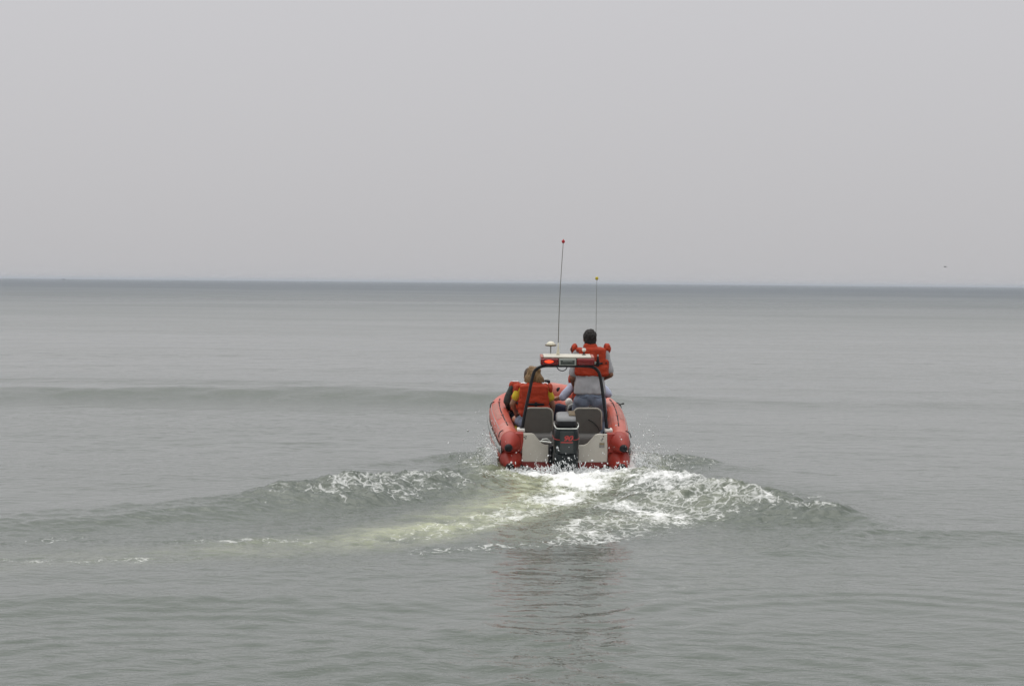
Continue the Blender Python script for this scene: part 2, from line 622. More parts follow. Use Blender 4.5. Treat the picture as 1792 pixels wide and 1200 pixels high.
def build_sea():
    r = [0.6]
    while r[-1] < 11.5:
        r.append(r[-1] * 1.05 + 0.05)
    while r[-1] < 34:
        r.append(r[-1] + 0.036)
    step = 0.036
    while r[-1] < 75:
        step *= 1.006
        r.append(r[-1] + step)
    while r[-1] < 45000:
        step *= 1.09
        r.append(r[-1] + step)
    r = np.array(r)
    dr = np.gradient(r)
    core = np.arange(-17.0, 17.001, 0.075)
    out = [17.0]
    st = 0.075
    while out[-1] < 172:
        st *= 1.25
        out.append(out[-1] + min(st, 10))
    out = np.array(out[1:])
    th = np.radians(np.concatenate([-out[::-1], core, out]))
    nr, nt_ = len(r), len(th)
    RR, TT = np.meshgrid(r, th, indexing='ij')
    DR = np.repeat(dr[:, None], nt_, 1)
    X = RR * np.sin(TT)
    Y = RR * np.cos(TT)
    near = (RR < 90) & (np.abs(TT) < R(20))
    Z = np.zeros_like(X)
    foam = np.zeros_like(X)
    aer = np.zeros_like(X)
    # --- open water: swell and wind ripples, filtered to what the grid carries
    cell = np.maximum(DR, RR * R(0.075) * 0.8)
    env = 0.75 + 0.6 * fbm(X / 9.0, Y / 16.0, 3)
    env = np.clip(env, 0.25, 1.5)
    comps = []
    for k in range(70):
        lam = math.exp(rng.uniform(math.log(0.18), math.log(3.2)))
        comps.append((lam, rng.normal(0.12, 0.85), 0.0072 * (lam / 0.8) ** -0.10, rng.uniform(0, 6.28)))
    for (lam, th_, sl, ph) in comps:
        kk = 2 * math.pi / lam
        wgt = ss(1.6, 3.2, lam / cell)
        if wgt.max() <= 0:
            continue
        m = wgt > 0
        Z[m] += (sl / kk) * wgt[m] * env[m] * np.sin(kk * (X[m] * math.sin(th_) + Y[m] * math.cos(th_)) + ph)
    for (lam, th_, amp, ph) in ((9.0, 0.05, 0.010, 1.0), (14.0, -0.08, 0.016, 2.2), (5.5, 0.2, 0.006, 0.3)):
        kk = 2 * math.pi / lam
        Z += amp * ss(2, 4, lam / cell) * np.sin(kk * (X * math.sin(th_) + Y * math.cos(th_) + 0.6 * fbm(X / 14, Y / 14, 2)) + ph)
    # --- the low swell line far beyond the boat, steeper on the near face
    sw = chaikin(polyline([(-900, 701, 0.14), (-200, 706, 0.18), (200, 710, 0.23), (600, 713, 0.27), (880, 715, 0.25), (1100, 717, 0.13), (1400, 721, 0.09), (1900, 724, 0.07), (2600, 724, 0.07)]))
    d, s, (a,) = along(X, Y, sw, 22)
    sd = d * -s + 1.5 * fbm(X / 5.0, Y / 5.0, 4)
    face = np.exp(-((sd + 1.6) / 1.7) ** 2) * (a / 0.3)
    Z += a * np.exp(-((sd + 3.2) / np.where(sd + 3.2 > 0, 1.6, 4.0)) ** 2) * (1 + 0.25 * fbm(X / 2.5, Y / 2.5, 3))
    d, s, (a,) = along(X, Y, chaikin(polyline([(-900, 668, 0.05), (0, 673, 0.10), (300, 677, 0.12), (700, 683, 0.08), (1300, 690, 0.04), (2600, 700, 0.03)])), 18)
    sd = d * -s
    Z += a * np.exp(-((sd + 1.5) / np.where(sd + 1.5 > 0, 1.3, 3.0)) ** 2)
    # short curved wavelets crossing the foreground
    for (cx, cy, lam, amp, r0, wd) in ((720, 1260, 0.42, 0.0055, 1.9, 1.2), (1250, 1230, 0.34, 0.0038, 1.6, 1.1), (250, 1190, 0.38, 0.0045, 2.0, 1.3), (1560, 1120, 0.45, 0.0045, 2.2, 1.5), (900, 1040, 0.30, 0.0025, 1.5, 1.0)):
        c_ = at_z(cx, cy)
        rr = np.hypot(X - c_.x, (Y - c_.y)) + 0.10 * perlin(X * 1.2, Y * 1.2)
        w_ = amp * np.exp(-((rr - r0) / wd) ** 2)
        Z += w_ * np.sin(2 * math.pi * rr / lam)

    ruff = np.zeros_like(X)
    x, y = X[near], Y[near]
    z = Z[near].copy()
    f = np.zeros_like(x)
    g = np.zeros_like(x)
    ru = 0.8 * face[near]
    wx = x + 0.10 * fbm(x * 1.1, y * 1.1, 3)
    wy = y + 0.22 * fbm(x * 0.9 + 40, y * 0.9, 3)
    nz1 = fbm(x * 1.3, y * 1.3, 4)
    nz2 = fbm(x * 3.4 + 9, y * 3.4, 4)
    nz3 = fbm(x * 9.0 + 3, y * 9.0 + 8, 2)

    def ridge(pts, zc, w_near, w_far, rough=0.0, foamy=None):
        """crest traced at height zc; values: height, foam"""
        nonlocal z, f, ru
        d, s, (h, fo) = along(wx, wy, chaikin(np.array([tuple(at_z(p[0], p[1], p[2] * 0.9))[:2] + tuple(p[2:]) for p in pts])))
        sd = d * s
        prof = np.exp(-np.abs(sd / np.where(sd > 0, w_near, w_far)) ** 1.45)
        crest = h * (1 + 0.45 * nz1 + 0.30 * nz2)
        z += crest * prof
        z -= 0.28 * h * np.exp(-((sd - 1.55 * w_near) / (0.75 * w_near)) ** 2)
        fz = fo * np.exp(-((sd - 0.10) / np.where(sd > 0.10, w_near * 1.15, 0.16)) ** 2)
        f = np.maximum(f, fz)
        ru = np.maximum(ru, (h / 0.2) * prof * 0.7)
        z += fz * (0.030 * nz2 + 0.030 * nz3)
        return sd, prof

    # arms of the wake: (px, py of the crest, height, foam)
    ridge([(868, 823, 0.05, .50), (820, 824, 0.09, .42), (760, 827, 0.15, .55), (700, 829, 0.19, .64), (640, 834, 0.21, .66), (590, 842, 0.21, .60), (530, 850, 0.19, .40),
           (450, 864, 0.12, .10), (330, 879, 0.085, .0), (180, 889, 0.065, .0), (0, 896, 0.055, .0), (-250, 902, 0.05, .0)], 0.20, 0.75, 0.5)
    ridge([(1108, 820, 0.05, .95), (1150, 829, 0.10, .72), (1220, 840, 0.16, .68), (1300, 852, 0.20, .66), (1370, 866, 0.20, .62), (1430, 879, 0.18, .52),
           (1480, 891, 0.12, .28), (1520, 905, 0.06, .0), (1570, 922, 0.03, 0), (1660, 945, 0.01, 0)][::-1], 0.18, 0.8, 0.45)
    ridge([(560, 868, 0.02, .1), (430, 884, 0.04, .0), (300, 896, 0.045, .0), (150, 908, 0.045, .0), (0, 914, 0.04, .0), (-250, 922, 0.03, .0)], 0.05, 0.5, 0.45)
    ridge([(866, 800, 0.14, .30), (845, 792, 0.17, .10), (790, 790, 0.14, .0), (720, 801, 0.08, .0), (640, 815, 0.03, .0)], 0.12, 0.8, 0.45)
    ridge([(1104, 800, 0.14, .70), (1130, 795, 0.16, .45), (1180, 794, 0.15, .62), (1230, 801, 0.12, .55), (1275, 812, 0.05, .1)][::-1], 0.12, 0.8, 0.4)
    # little waves left over in the foreground
    ridge([(1330, 966, 0.02, 0), (1395, 955, 0.05, 0), (1450, 942, 0.06, 0), (1470, 938, 0.02, 0)][::-1], 0.04, 0.5, 0.3)
    ridge([(1380, 924, 0.01, 0), (1480, 928, 0.04, 0), (1600, 930, 0.05, 0), (1800, 926, 0.04, 0), (2000, 920, 0.02, 0)][::-1], 0.03, 0.6, 0.5)
    ridge([(940, 975, 0.01, 0), (1010, 978, 0.035, 0), (1080, 980, 0.03, 0), (1120, 985, 0.01, 0)][::-1], 0.03, 0.4, 0.3)
    ridge([(60, 1040, 0.03, 0), (300, 1036, 0.04, 0), (560, 1042, 0.03, 0), (800, 1036, 0.01, 0)][::-1], 0.02, 0.7, 0.5)
    ridge([(600, 1170, 0.01, 0), (700, 1120, 0.03, 0), (840, 1100, 0.035, 0), (960, 1108, 0.03, 0), (1060, 1140, 0.01, 0)][::-1], 0.02, 0.45, 0.4)
    ridge([(560, 1215, 0.02, 0), (680, 1165, 0.03, 0), (800, 1150, 0.03, 0), (940, 1160, 0.03, 0), (1050, 1200, 0.02, 0)][::-1], 0.02, 0.4, 0.4)

    def band(pts, w, soft=0.5):
        d, s, vals = along(wx, wy, chaikin(polyline(pts)))
        wv = vals[1] * w
        return vals[0] * (1 - ss(1 - soft, 1 + soft, d / wv)), d, vals
    # propeller wash: thick white behind the transom, thinning to streaks and to pale green aerated water
    b1, d1, v1 = band([(1010, 818, 1.0, 1.0), (1015, 828, .95, .80), (1012, 842, .92, .50), (1006, 856, .88, .44), (985, 872, .78, .44), (950, 886, .64, .42), (900, 897, .50, .40), (830, 912, .42, .40), (760, 928, .38, .35), (700, 940, .34, .3), (620, 947, .2, .3)], 1.0, 0.6)
    b2, _, _ = band([(1085, 822, 1.05, .4), (1110, 832, .85, .35), (1150, 846, .70, .5), (1180, 862, .62, .8), (1150, 880, .62, .8), (1110, 898, .66, .7), (1075, 916, .64, .6), (1040, 934, .50, .45)], 1.0, 0.7)
    b3, _, _ = band([(1330, 872, .50, .8), (1230, 884, .55, .9), (1150, 900, .60, .8), (1090, 920, .55, .6), (1040, 938, .48, .4), (960, 948, .50, .28), (900, 951, .52, .24), (800, 962, .50, .24), (720, 966, .3, .2)], 1.0, 0.7)
    b4, _, _ = band([(560, 942, .22, .3), (430, 944, .42, .25), (380, 940, .36, .22), (250, 950, .12, .22), (100, 940, .33, .25), (40, 944, .28, .25), (-200, 950, .2, .3)], 1.0, 0.7)
    b5, _, _ = band([(900, 832, .42, .5), (820, 846, .42, .6), (700, 860, .44, .7), (600, 870, .34, .5), (500, 885, .25, .4), (420, 892, .10, .4)], 1.0, 0.8)
    b6, _, _ = band([(560, 968, .15, .25), (360, 975, .26, .25), (120, 980, .33, .25), (-100, 985, .30, .3)], 1.0, 0.8)
    wash = np.maximum.reduce([b1, b2, b3, b4, b5, b6])
    f = np.maximum(f, wash)
    # stern: churned mound and the trough the hull leaves
    lb = BM.inverted()
    bx = lb[0][0] * x + lb[0][1] * y + lb[0][3]
    by = lb[1][0] * x + lb[1][1] * y + lb[1][3]
    mound = np.exp(-((bx - 0.02) / 0.95) ** 4) * np.exp(-((by + 0.95) / 0.75) ** 2)
    z += 0.02 * mound * (1 + 0.9 * nz2 + 0.6 * nz3)
    z -= 0.095 * np.exp(-((bx + 0.05) / 1.15) ** 4) * np.exp(-((by + 0.35) / 0.75) ** 2)
    f = np.maximum(f, (1.2 + 0.15 * nz2) * np.exp(-((bx - 0.12) / 0.90) ** 6) * np.exp(-((by + 0.85) / 0.95) ** 2))
    # collar of spray water along both sides of the hull
    side = np.exp(-((np.abs(bx) - 1.02) / 0.16) ** 2) * ss(-0.5, 0.1, by) * (1 - ss(1.2, 2.3, by))
    f = np.maximum(f, 0.85 * side)
    z += 0.07 * side * (1 + nz2)
    z += np.clip(f, 0, 1) * (0.026 * nz2 + 0.028 * nz3)
    z += 0.03 * np.clip(b1 + b3, 0, 1) * nz1
    clump = fbm(x * 0.95 + 0.4 * y + 31, y * 0.42 + 5, 4)
    near_stern = np.exp(-((bx - 0.1) / 1.0) ** 4) * np.exp(-((by + 0.7) / 1.1) ** 2)
    f = f * np.clip(0.92 + 0.75 * clump, 0.45, 1.25) * (1 - near_stern) + f * near_stern
    ru = np.maximum(ru, np.clip(f, 0, 1))
    # churned zone between the arms: short lumpy water
    lum, dl, vl = band([(1000, 850, 1, 2.2), (900, 890, 1, 2.4), (700, 930, .8, 2.0), (300, 950, .55, 1.8), (-200, 960, .4, 1.6)], 1.0, 0.7)
    lum2, _, _ = band([(1050, 850, 1, 2.0), (1200, 890, 1, 2.0), (1280, 930, .6, 1.6)], 1.0, 0.7)
    lum = np.maximum(lum, lum2)
    z += lum * (0.024 * nz1 + 0.020 * nz2 + 0.010 * nz3)
    ru = np.maximum(ru, 0.65 * lum)
    # aerated pale green water left by the propeller
    g1, _, _ = band([(1000, 822, .80, 1.0), (985, 838, .80, .85), (965, 854, .78, .72), (935, 874, .80, .66), (885, 893, .88, .62), (820, 912, .88, .58), (730, 930, .78, .58), (620, 945, .55, .6), (450, 958, .28, .6), (200, 972, .15, .6), (-100, 985, .10, .7)], 1.0, 0.8)
    g2, _, _ = band([(1180, 880, .20, 1.0), (1080, 905, .25, .8), (900, 935, .2, .6)], 1.0, 0.8)
    g = np.maximum(g1, g2) * np.clip(0.85 + 0.9 * nz1 + 0.6 * nz2, 0.1, 1.25)
    # nothing stands inside the hull
    fp = (1 - ss(0.62, 0.80, np.abs(bx))) * ss(-0.02, 0.12, by) * (1 - ss(2.8, 3.5, by))
    z = z * (1 - fp) + (-0.25) * fp
    f = f * (1 - fp)
    Z[near] = z
    foam[near] = np.clip(f, 0, 1.2)
    aer[near] = np.clip(g, 0, 1) * 0.82
    ruff[near] = np.clip(ru, 0, 1)

    V = np.stack([X, Y, Z], -1).reshape(-1, 3)
    i = np.arange(nr - 1)[:, None] * nt_ + np.arange(nt_ - 1)[None, :]
    i = i.reshape(-1)
    Q = np.stack([i, i + 1, i + nt_ + 1, i + nt_], -1)[:, ::-1]
    me = bpy.data.meshes.new('sea')
    me.vertices.add(len(V))
    me.vertices.foreach_set('co', V.reshape(-1))
    me.loops.add(Q.size)
    me.loops.foreach_set('vertex_index', Q.reshape(-1).astype(np.int32))
    me.polygons.add(len(Q))
    me.polygons.foreach_set('loop_start', (np.arange(len(Q)) * 4).astype(np.int32))
    me.polygons.foreach_set('loop_total', np.full(len(Q), 4, np.int32))
    me.update(calc_edges=True)
    for nm, arr in (('foam', foam), ('aer', aer), ('ruff', ruff)):
        at = me.attributes.new(nm, 'FLOAT', 'POINT')
        at.data.foreach_set('value', arr.reshape(-1).astype(np.float32))
    return me


def sea_material():
    m, nt, b = new_mat('sea_water')
    N, L = nt.nodes.new, nt.links.new

    def attr(n):
        a = N('ShaderNodeAttribute')
        a.attribute_name = n
        return a.outputs['Fac']

    def math_(op, a, c=None, clamp=False):
        q = N('ShaderNodeMath')
        q.operation = op
        q.use_clamp = clamp
        for k, v in enumerate((a, c)):
            if v is None:
                continue
            if isinstance(v, (int, float)):
                q.inputs[k].default_value = v
            else:
                L(v, q.inputs[k])
        return q.outputs[0]

    def rng_(v, a, c, lo=0.0, hi=1.0, smooth=True):
        q = N('ShaderNodeMapRange')
        q.interpolation_type = 'SMOOTHSTEP' if smooth else 'LINEAR'
        L(v, q.inputs['Value'])
        q.inputs['From Min'].default_value = a
        q.inputs['From Max'].default_value = c
        q.inputs['To Min'].default_value = lo
        q.inputs['To Max'].default_value = hi
        return q.outputs[0]
    tc = N('ShaderNodeTexCoord')
    obj = tc.outputs['Object']

    def noise_(scale, detail=4, rough=0.6, sx=1.0, sy=1.0, dist=0.0):
        mp = N('ShaderNodeMapping')
        mp.inputs['Scale'].default_value = (sx, sy, 1)
        L(obj, mp.inputs[0])
        n = N('ShaderNodeTexNoise')
        n.inputs['Scale'].default_value = scale
        n.inputs['Detail'].default_value = detail
        n.inputs['Roughness'].default_value = rough
        n.inputs['Distortion'].default_value = dist
        L(mp.outputs[0], n.inputs['Vector'])
        return n.outputs['Fac']
    sep = N('ShaderNodeSeparateXYZ')
    L(obj, sep.inputs[0])
    # foam: bubbles and torn streaks where the attribute allows them
    fa, ae, rf = attr('foam'), attr('aer'), attr('ruff')
    n1 = noise_(3.0, 6, 0.62, 1.2, 0.55, 0.8)
    n2 = noise_(9.0, 4, 0.66, 1.1, 0.9, 0.7)
    n3 = noise_(32.0, 2, 0.6)
    nn = math_('ADD', math_('ADD', math_('MULTIPLY', n1, 0.50), math_('MULTIPLY', n2, 0.36)), math_('MULTIPLY', n3, 0.14))
    nn = rng_(nn, 0.33, 0.67, 0, 1, False)
    fx = math_('SUBTRACT', math_('ADD', nn, fa), 1.0)
    foam = rng_(fx, -0.02, 0.50)
    # bubble lace: thin cell walls left where the foam has thinned
    mpv = N('ShaderNodeMapping')
    mpv.inputs['Scale'].default_value = (1.0, 0.8, 1)
    dv = N('ShaderNodeVectorMath')
    dv.operation = 'MULTIPLY_ADD'
    nv = N('ShaderNodeTexNoise')
    nv.inputs['Scale'].default_value = 3.5
    nv.inputs['Detail'].default_value = 2
    L(obj, nv.inputs['Vector'])
    L(nv.outputs['Color'], dv.inputs[0])
    dv.inputs[1].default_value = (0.35, 0.35, 0)
    L(obj, dv.inputs[2])
    L(dv.outputs[0], mpv.inputs[0])
    vo = N('ShaderNodeTexVoronoi')
    vo.feature = 'DISTANCE_TO_EDGE'
    vo.inputs['Scale'].default_value = 5.5
    L(mpv.outputs[0], vo.inputs['Vector'])
    lace = math_('MULTIPLY', rng_(vo.outputs['Distance'], 0.0, 0.09, 1.0, 0.0), rng_(math_('ADD', fx, math_('MULTIPLY', fa, 0.25)), -0.16, 0.14, 0.0, 0.55))
    foam = math_('MAXIMUM', foam, lace)
    foam = math_('MULTIPLY', foam, rng_(fa, 0.02, 0.12))
    # wind-ruffled water further out, in long bands
    yy = sep.outputs['Y']
    rad = N('ShaderNodeVectorMath')
    rad.operation = 'LENGTH'
    L(obj, rad.inputs[0])
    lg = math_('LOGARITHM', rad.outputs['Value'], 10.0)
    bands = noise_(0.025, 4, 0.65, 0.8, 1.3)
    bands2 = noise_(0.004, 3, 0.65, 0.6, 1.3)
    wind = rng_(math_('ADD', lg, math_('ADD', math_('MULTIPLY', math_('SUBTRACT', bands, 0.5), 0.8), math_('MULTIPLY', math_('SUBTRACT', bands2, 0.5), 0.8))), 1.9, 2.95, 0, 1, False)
    rough = math_('ADD', rng_(lg, 1.2, 2.2, 0.05, 0.08), math_('MULTIPLY', wind, 0.34))
    rough = math_('ADD', rough, math_('MULTIPLY', rf, 0.12))
    # colours
    deep = N('ShaderNodeMixRGB')
    L(noise_(0.15, 3), deep.inputs[0])
    deep.inputs[1].default_value = (0.073, 0.093, 0.072, 1)
    deep.inputs[2].default_value = (0.087, 0.107, 0.084, 1)
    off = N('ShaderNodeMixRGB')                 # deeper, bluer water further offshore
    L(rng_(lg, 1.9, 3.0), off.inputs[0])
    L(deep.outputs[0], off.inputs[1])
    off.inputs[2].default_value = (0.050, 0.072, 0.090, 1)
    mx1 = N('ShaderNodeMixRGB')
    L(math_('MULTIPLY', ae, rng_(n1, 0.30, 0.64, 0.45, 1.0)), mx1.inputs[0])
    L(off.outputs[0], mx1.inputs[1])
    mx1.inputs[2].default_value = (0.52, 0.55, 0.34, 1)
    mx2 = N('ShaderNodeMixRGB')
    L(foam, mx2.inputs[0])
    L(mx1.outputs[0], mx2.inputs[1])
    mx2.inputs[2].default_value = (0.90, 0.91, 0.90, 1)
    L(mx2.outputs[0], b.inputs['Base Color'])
    rmix = N('ShaderNodeMixRGB')
    L(foam, rmix.inputs[0])
    L(rough, rmix.inputs[1])
    rmix.inputs[2].default_value = (0.75, 0.75, 0.75, 1)
    L(rmix.outputs[0], b.inputs['Roughness'])
    b.inputs['IOR'].default_value = 1.333
    # ripples too fine for the mesh
    r1 = noise_(5.5, 3, 0.6, 0.85, 1.2, 0.4)
    r2 = noise_(1.4, 3, 0.55, 0.75, 1.3, 0.3)
    r3 = noise_(16.0, 2, 0.6, 0.8, 1.2)
    calm = rng_(noise_(0.09, 3, 0.5, 0.5, 1.4), 0.30, 0.70, 0.35, 1.15)
    hgt = math_('ADD', math_('MULTIPLY', r1, 0.017), math_('MULTIPLY', r2, 0.022))
    r4 = noise_(0.42, 3, 0.7, 0.8, 1.2, 0.5)
    hgt = math_('MULTIPLY', hgt, calm)
    hgt = math_('ADD', hgt, math_('MULTIPLY', r4, rng_(lg, 1.45, 2.2, 0.0, 0.17)))
    hgt = math_('ADD', hgt, math_('MULTIPLY', math_('MULTIPLY', r3, 0.016), math_('ADD', math_('MULTIPLY', rf, 0.8), 0.14)))
    bp = N('ShaderNodeBump')
    bp.inputs['Strength'].default_value = 1.0
    bp.inputs['Distance'].default_value = 1.0
    L(hgt, bp.inputs['Height'])
    L(bp.outputs[0], b.inputs['Normal'])
    return m


sea_me = build_sea()
sea = link('sea', sea_me, sea_material())
tag(sea, 'grey green sea with the white foaming wake curving away from the boat', kind='structure')
#@@BOAT

# ------------------------------------------------------------------ the boat
boat = empty('inflatable_rescue_boat', BM)
tag(boat, 'orange red rigid inflatable rescue boat with outboard motor heading out to sea', 'boat')

UP = [(0.800, -0.25, 0.338), (0.780, -0.11, 0.362), (0.757, 0.0, 0.375), (0.790, 0.45, 0.375), (0.835, 1.2, 0.375), (0.858, 1.85, 0.375), (0.846, 2.45, 0.376),
      (0.780, 2.86, 0.378), (0.655, 3.19, 0.381), (0.45, 3.50, 0.388), (0.20, 3.75, 0.402), (0.0, 3.84, 0.42)]
LOW = [(0.780, -0.28, 0.070), (0.770, -0.12, 0.104), (0.752, 0.0, 0.125), (0.785, 0.45, 0.125), (0.830, 1.2, 0.125), (0.850, 1.85, 0.125), (0.836, 2.45, 0.13),
       (0.765, 2.80, 0.14), (0.635, 3.10, 0.16), (0.43, 3.38, 0.19), (0.20, 3.60, 0.22), (0.0, 3.68, 0.235)]


def u_path(half, n=6):
    s = catmull(half, n)
    return [Vector((-p.x, p.y, p.z)) for p in s][:-1] + list(reversed(s))


def tube_part(name, half, r):
    h = half[2:]
    path = u_path(h)
    rad = [r] * len(path)
    return solid(name, sweep(path, rad, 28, close=False), M['tube'], boat)


upper = tube_part('upper_tube', UP, 0.147)
lower = tube_part('lower_tube', LOW, 0.156)


def cone(half, r, sgn, parent):
    """tapered tail of a tube behind the transom with its black end cap"""
    tip, mid, base = Vector(half[0]), Vector(half[1]), Vector(half[2])
    fwd = (Vector(half[3]) - base).normalized()
    pts = [base + fwd * 0.03, base, base.lerp(mid, 0.5), mid, mid.lerp(tip, 0.5), mid.lerp(tip, 0.85), tip]
    rr = [r + 0.003, r + 0.003, r * 0.985, r * 0.86, r * 0.62, r * 0.45, r * 0.36]
    path = [Vector((p.x * sgn, p.y, p.z)) for p in pts]
    c = solid('cone_end', sweep(path, rr, 28, close=True), M['cone'], parent)
    sb_ = [path[0] + (path[1] - path[0]) * t for t in (-0.6, -0.55, 0.55, 0.6)]
    solid('seam_band', sweep(sb_, [r + 0.001, r + 0.007, r + 0.007, r + 0.001], 28, close=False), M['hull'] if r > 0.15 else M['tube'], c)
    d = (path[-1] - path[-2]).normalized()
    q = [path[-1] - d * 0.02, path[-1] + d * 0.004, path[-1] + d * 0.03, path[-1] + d * 0.045, path[-1] + d * 0.048]
    solid('end_cap', sweep(q, [r * 0.40, r * 0.39, r * 0.32, r * 0.18, r * 0.01], 20), M['black'], c)
    return c


for sg in (-1, 1):
    cone(UP, 0.147, sg, upper)
    cone(LOW, 0.156, sg, lower)
    # web of fabric between tube and transom
    w = prism([(sg * 0.70, 0.36), (sg * 0.70, 0.508), (sg * 0.585, 0.508), (sg * 0.585, 0.40), (sg * 0.60, 0.30), (sg * 0.62, 0.24), (sg * 0.70, 0.24)][::sg], -0.055, 0.06)
    bevelled('transom_web', w, M['cone'], boat, 0.012)
    # dark chafe pad on the cone's outer cheek
    solid('chafe_pad', ellipsoid((sg * 0.905, -0.03, 0.365), (0.012, 0.05, 0.045), 14, 8), M['black'], boat)

# rubbing strake in the crease between the tubes
for sg in (-1, 1):
    s = catmull(UP[2:12], 6)
    path = []
    for i, p in enumerate(s):
        t = (s[min(i + 1, len(s) - 1)] - s[max(i - 1, 0)]).normalized()
        path.append(Vector((sg * (p.x + 0.150 * t.y), p.y - 0.150 * t.x, p.z - 0.118)))
    solid('rubbing_strake', sweep(path, 0.034, 12, sq=(0.75, 1.25)), M['rub'], boat)
    # seam lines and the lifeline lying on top of the tube
    s2 = [p for p in catmull(UP[3:9], 8) if p.y < 2.62 and p.y > 0.12]
    top = [Vector((sg * p.x, p.y, p.z + 0.149 + 0.004 * math.sin(p.y * 6))) for p in s2]
    ln = solid('lifeline', sweep(top, 0.0085, 8), M['rope'], boat)
    for q in range(4):
        c = top[int((q + 0.5) * (len(top) - 1) / 4)]
        solid('lifeline_patch', ellipsoid(c, (0.022, 0.05, 0.008), 12, 6), M['tube'], ln)
    an = R(38)
    sm = [Vector((sg * (p.x + 0.1475 * math.cos(an)), p.y, p.z + 0.1475 * math.sin(an))) for p in s2]
    solid('seam', sweep(sm, 0.005, 6), M['rub'], boat)
    sm = [Vector((sg * (p.x - 0.1475 * math.cos(R(50))), p.y, p.z + 0.1475 * math.sin(R(50)))) for p in s2]
    solid('seam', sweep(sm, 0.004, 6), M['cone'], boat)
    # worn non-slip patch on the shoulder of the tube
    an0, an1 = R(50), R(80)
    V, Fc = [], []
    seg = [p for p in s2 if 1.0 < p.y < 2.3]
    for p in seg:
        for k in range(6):
            a_ = an0 + (an1 - an0) * k / 5
            V.append(Vector((sg * (p.x + 0.1500 * math.cos(a_)), p.y, p.z + 0.1500 * math.sin(a_))))
    for i in range(len(seg) - 1):
        for k in range(5):
            Fc.append((i * 6 + k, i * 6 + k + 1, (i + 1) * 6 + k + 1, (i + 1) * 6 + k))
    M.setdefault('worn', mat('worn_grey_patch', (0.40, 0.16, 0.13), 0.7, 0.25, 22.0, 0.3, 90))
    solid('non_slip_patch', (V, Fc), M['worn'], boat)
    # grab handles on the outer shoulder
    for yy in (0.10, 2.35):
        bp_ = min(s2, key=lambda p: abs(p.y - yy))
        cx, cz = bp_.x, bp_.z
        a0 = R(42)
        q = []
        for k in range(9):
            t = -1 + k / 4
            lift = 0.150 + 0.016 * (1 - t * t)
            a_ = a0 + t * 0.30
            q.append(Vector((sg * (cx + lift * math.cos(a_)), yy + 0.07 * t, cz + lift * math.sin(a_))))
        solid('grab_handle', sweep(q, 0.008, 8), M['black'], boat)
    for yy in (0.55, 1.15):
        bp_ = min(s2, key=lambda p: abs(p.y - yy))
        q = [Vector((sg * (bp_.x + 0.158 + 0.03 * (1 - (k / 4 - 1) ** 2)), yy + 0.08 * (k / 4 - 1), 0.115)) for k in range(9)]
        solid('grab_handle', sweep(q, 0.012, 8), M['black'], boat)

# bow valve and bow handle
nb = Vector((0.17, -0.97, 0.35)).normalized()
solid('valve', sweep([Vector((0.125, 3.668, 0.480)), Vector((0.125, 3.668, 0.480)) + nb * 0.012, Vector((0.125, 3.668, 0.480)) + nb * 0.02], [0.040, 0.036, 0.014], 18), M['black'], boat)
bc = solid('bow_cleat', rbox((-0.06, 3.80, 0.575), (0.055, 0.04, 0.035), 0.015), M['black'], boat)
solid('bow_ring', sweep([(-0.09, 3.78, 0.60), (-0.08, 3.78, 0.63), (-0.04, 3.78, 0.63), (-0.03, 3.78, 0.60)], 0.009, 8, up=Vector((0, 1, 0))), M['silver'], bc)
# oarlock fitting on the starboard tube
solid('oarlock', merge(sweep([(0.95, 2.35, 0.485), (1.012, 2.33, 0.505)], 0.008, 8), ellipsoid((1.018, 2.33, 0.507), (0.020, 0.018, 0.013))), M['black'], boat)

# label patch where tube and lower tube meet at the port quarter
lab = solid('label_patch', rbox((-0.903, 0.02, 0.268), (0.006, 0.06, 0.042), 0.004), M['reflect'], boat)
for k in range(3):
    solid('print', rbox((-0.9105, 0.045 - 0.03 * k, 0.262), (0.0016, 0.010, 0.018), 0.001), M['greylabel'], lab)

# transom
notch = [(-0.602, 0.10), (-0.602, 0.502), (-0.475, 0.504), (-0.44, 0.492), (-0.33, 0.362), (-0.28, 0.338), (0.26, 0.338), (0.31, 0.362), (0.42, 0.488), (0.455, 0.502), (0.596, 0.502), (0.596, 0.10)]
tr = bevelled('transom', prism(notch, -0.045, 0.0), M['transom'], boat, 0.009, 3)
for (x, z) in ((-0.575, 0.452), (-0.55, 0.462), (-0.553, 0.432)):
    solid('bolt', ellipsoid((x, -0.047, z), (0.009, 0.006, 0.009), 10, 6), M['black'], tr)
dec = solid('decal', rbox((0.515, -0.049, 0.345), (0.036, 0.004, 0.036), 0.003), M['greylabel'], tr)
solid('decal_band', rbox((0.515, -0.0545, 0.363), (0.034, 0.002, 0.013), 0.0015), M['tan'], dec)
for k in range(2):
    solid('drain_fitting', ellipsoid((0.51 + 0.012 * k, -0.048, 0.415 + 0.022 * k), (0.014, 0.008, 0.012), 10, 6), M['greylabel'], tr)
solid('transom_pin', merge(sweep([(0.535, -0.02, 0.47), (0.535, -0.02, 0.535)], 0.010, 10), ellipsoid((0.535, -0.02, 0.47), (0.016, 0.03, 0.018))), M['black'], tr)

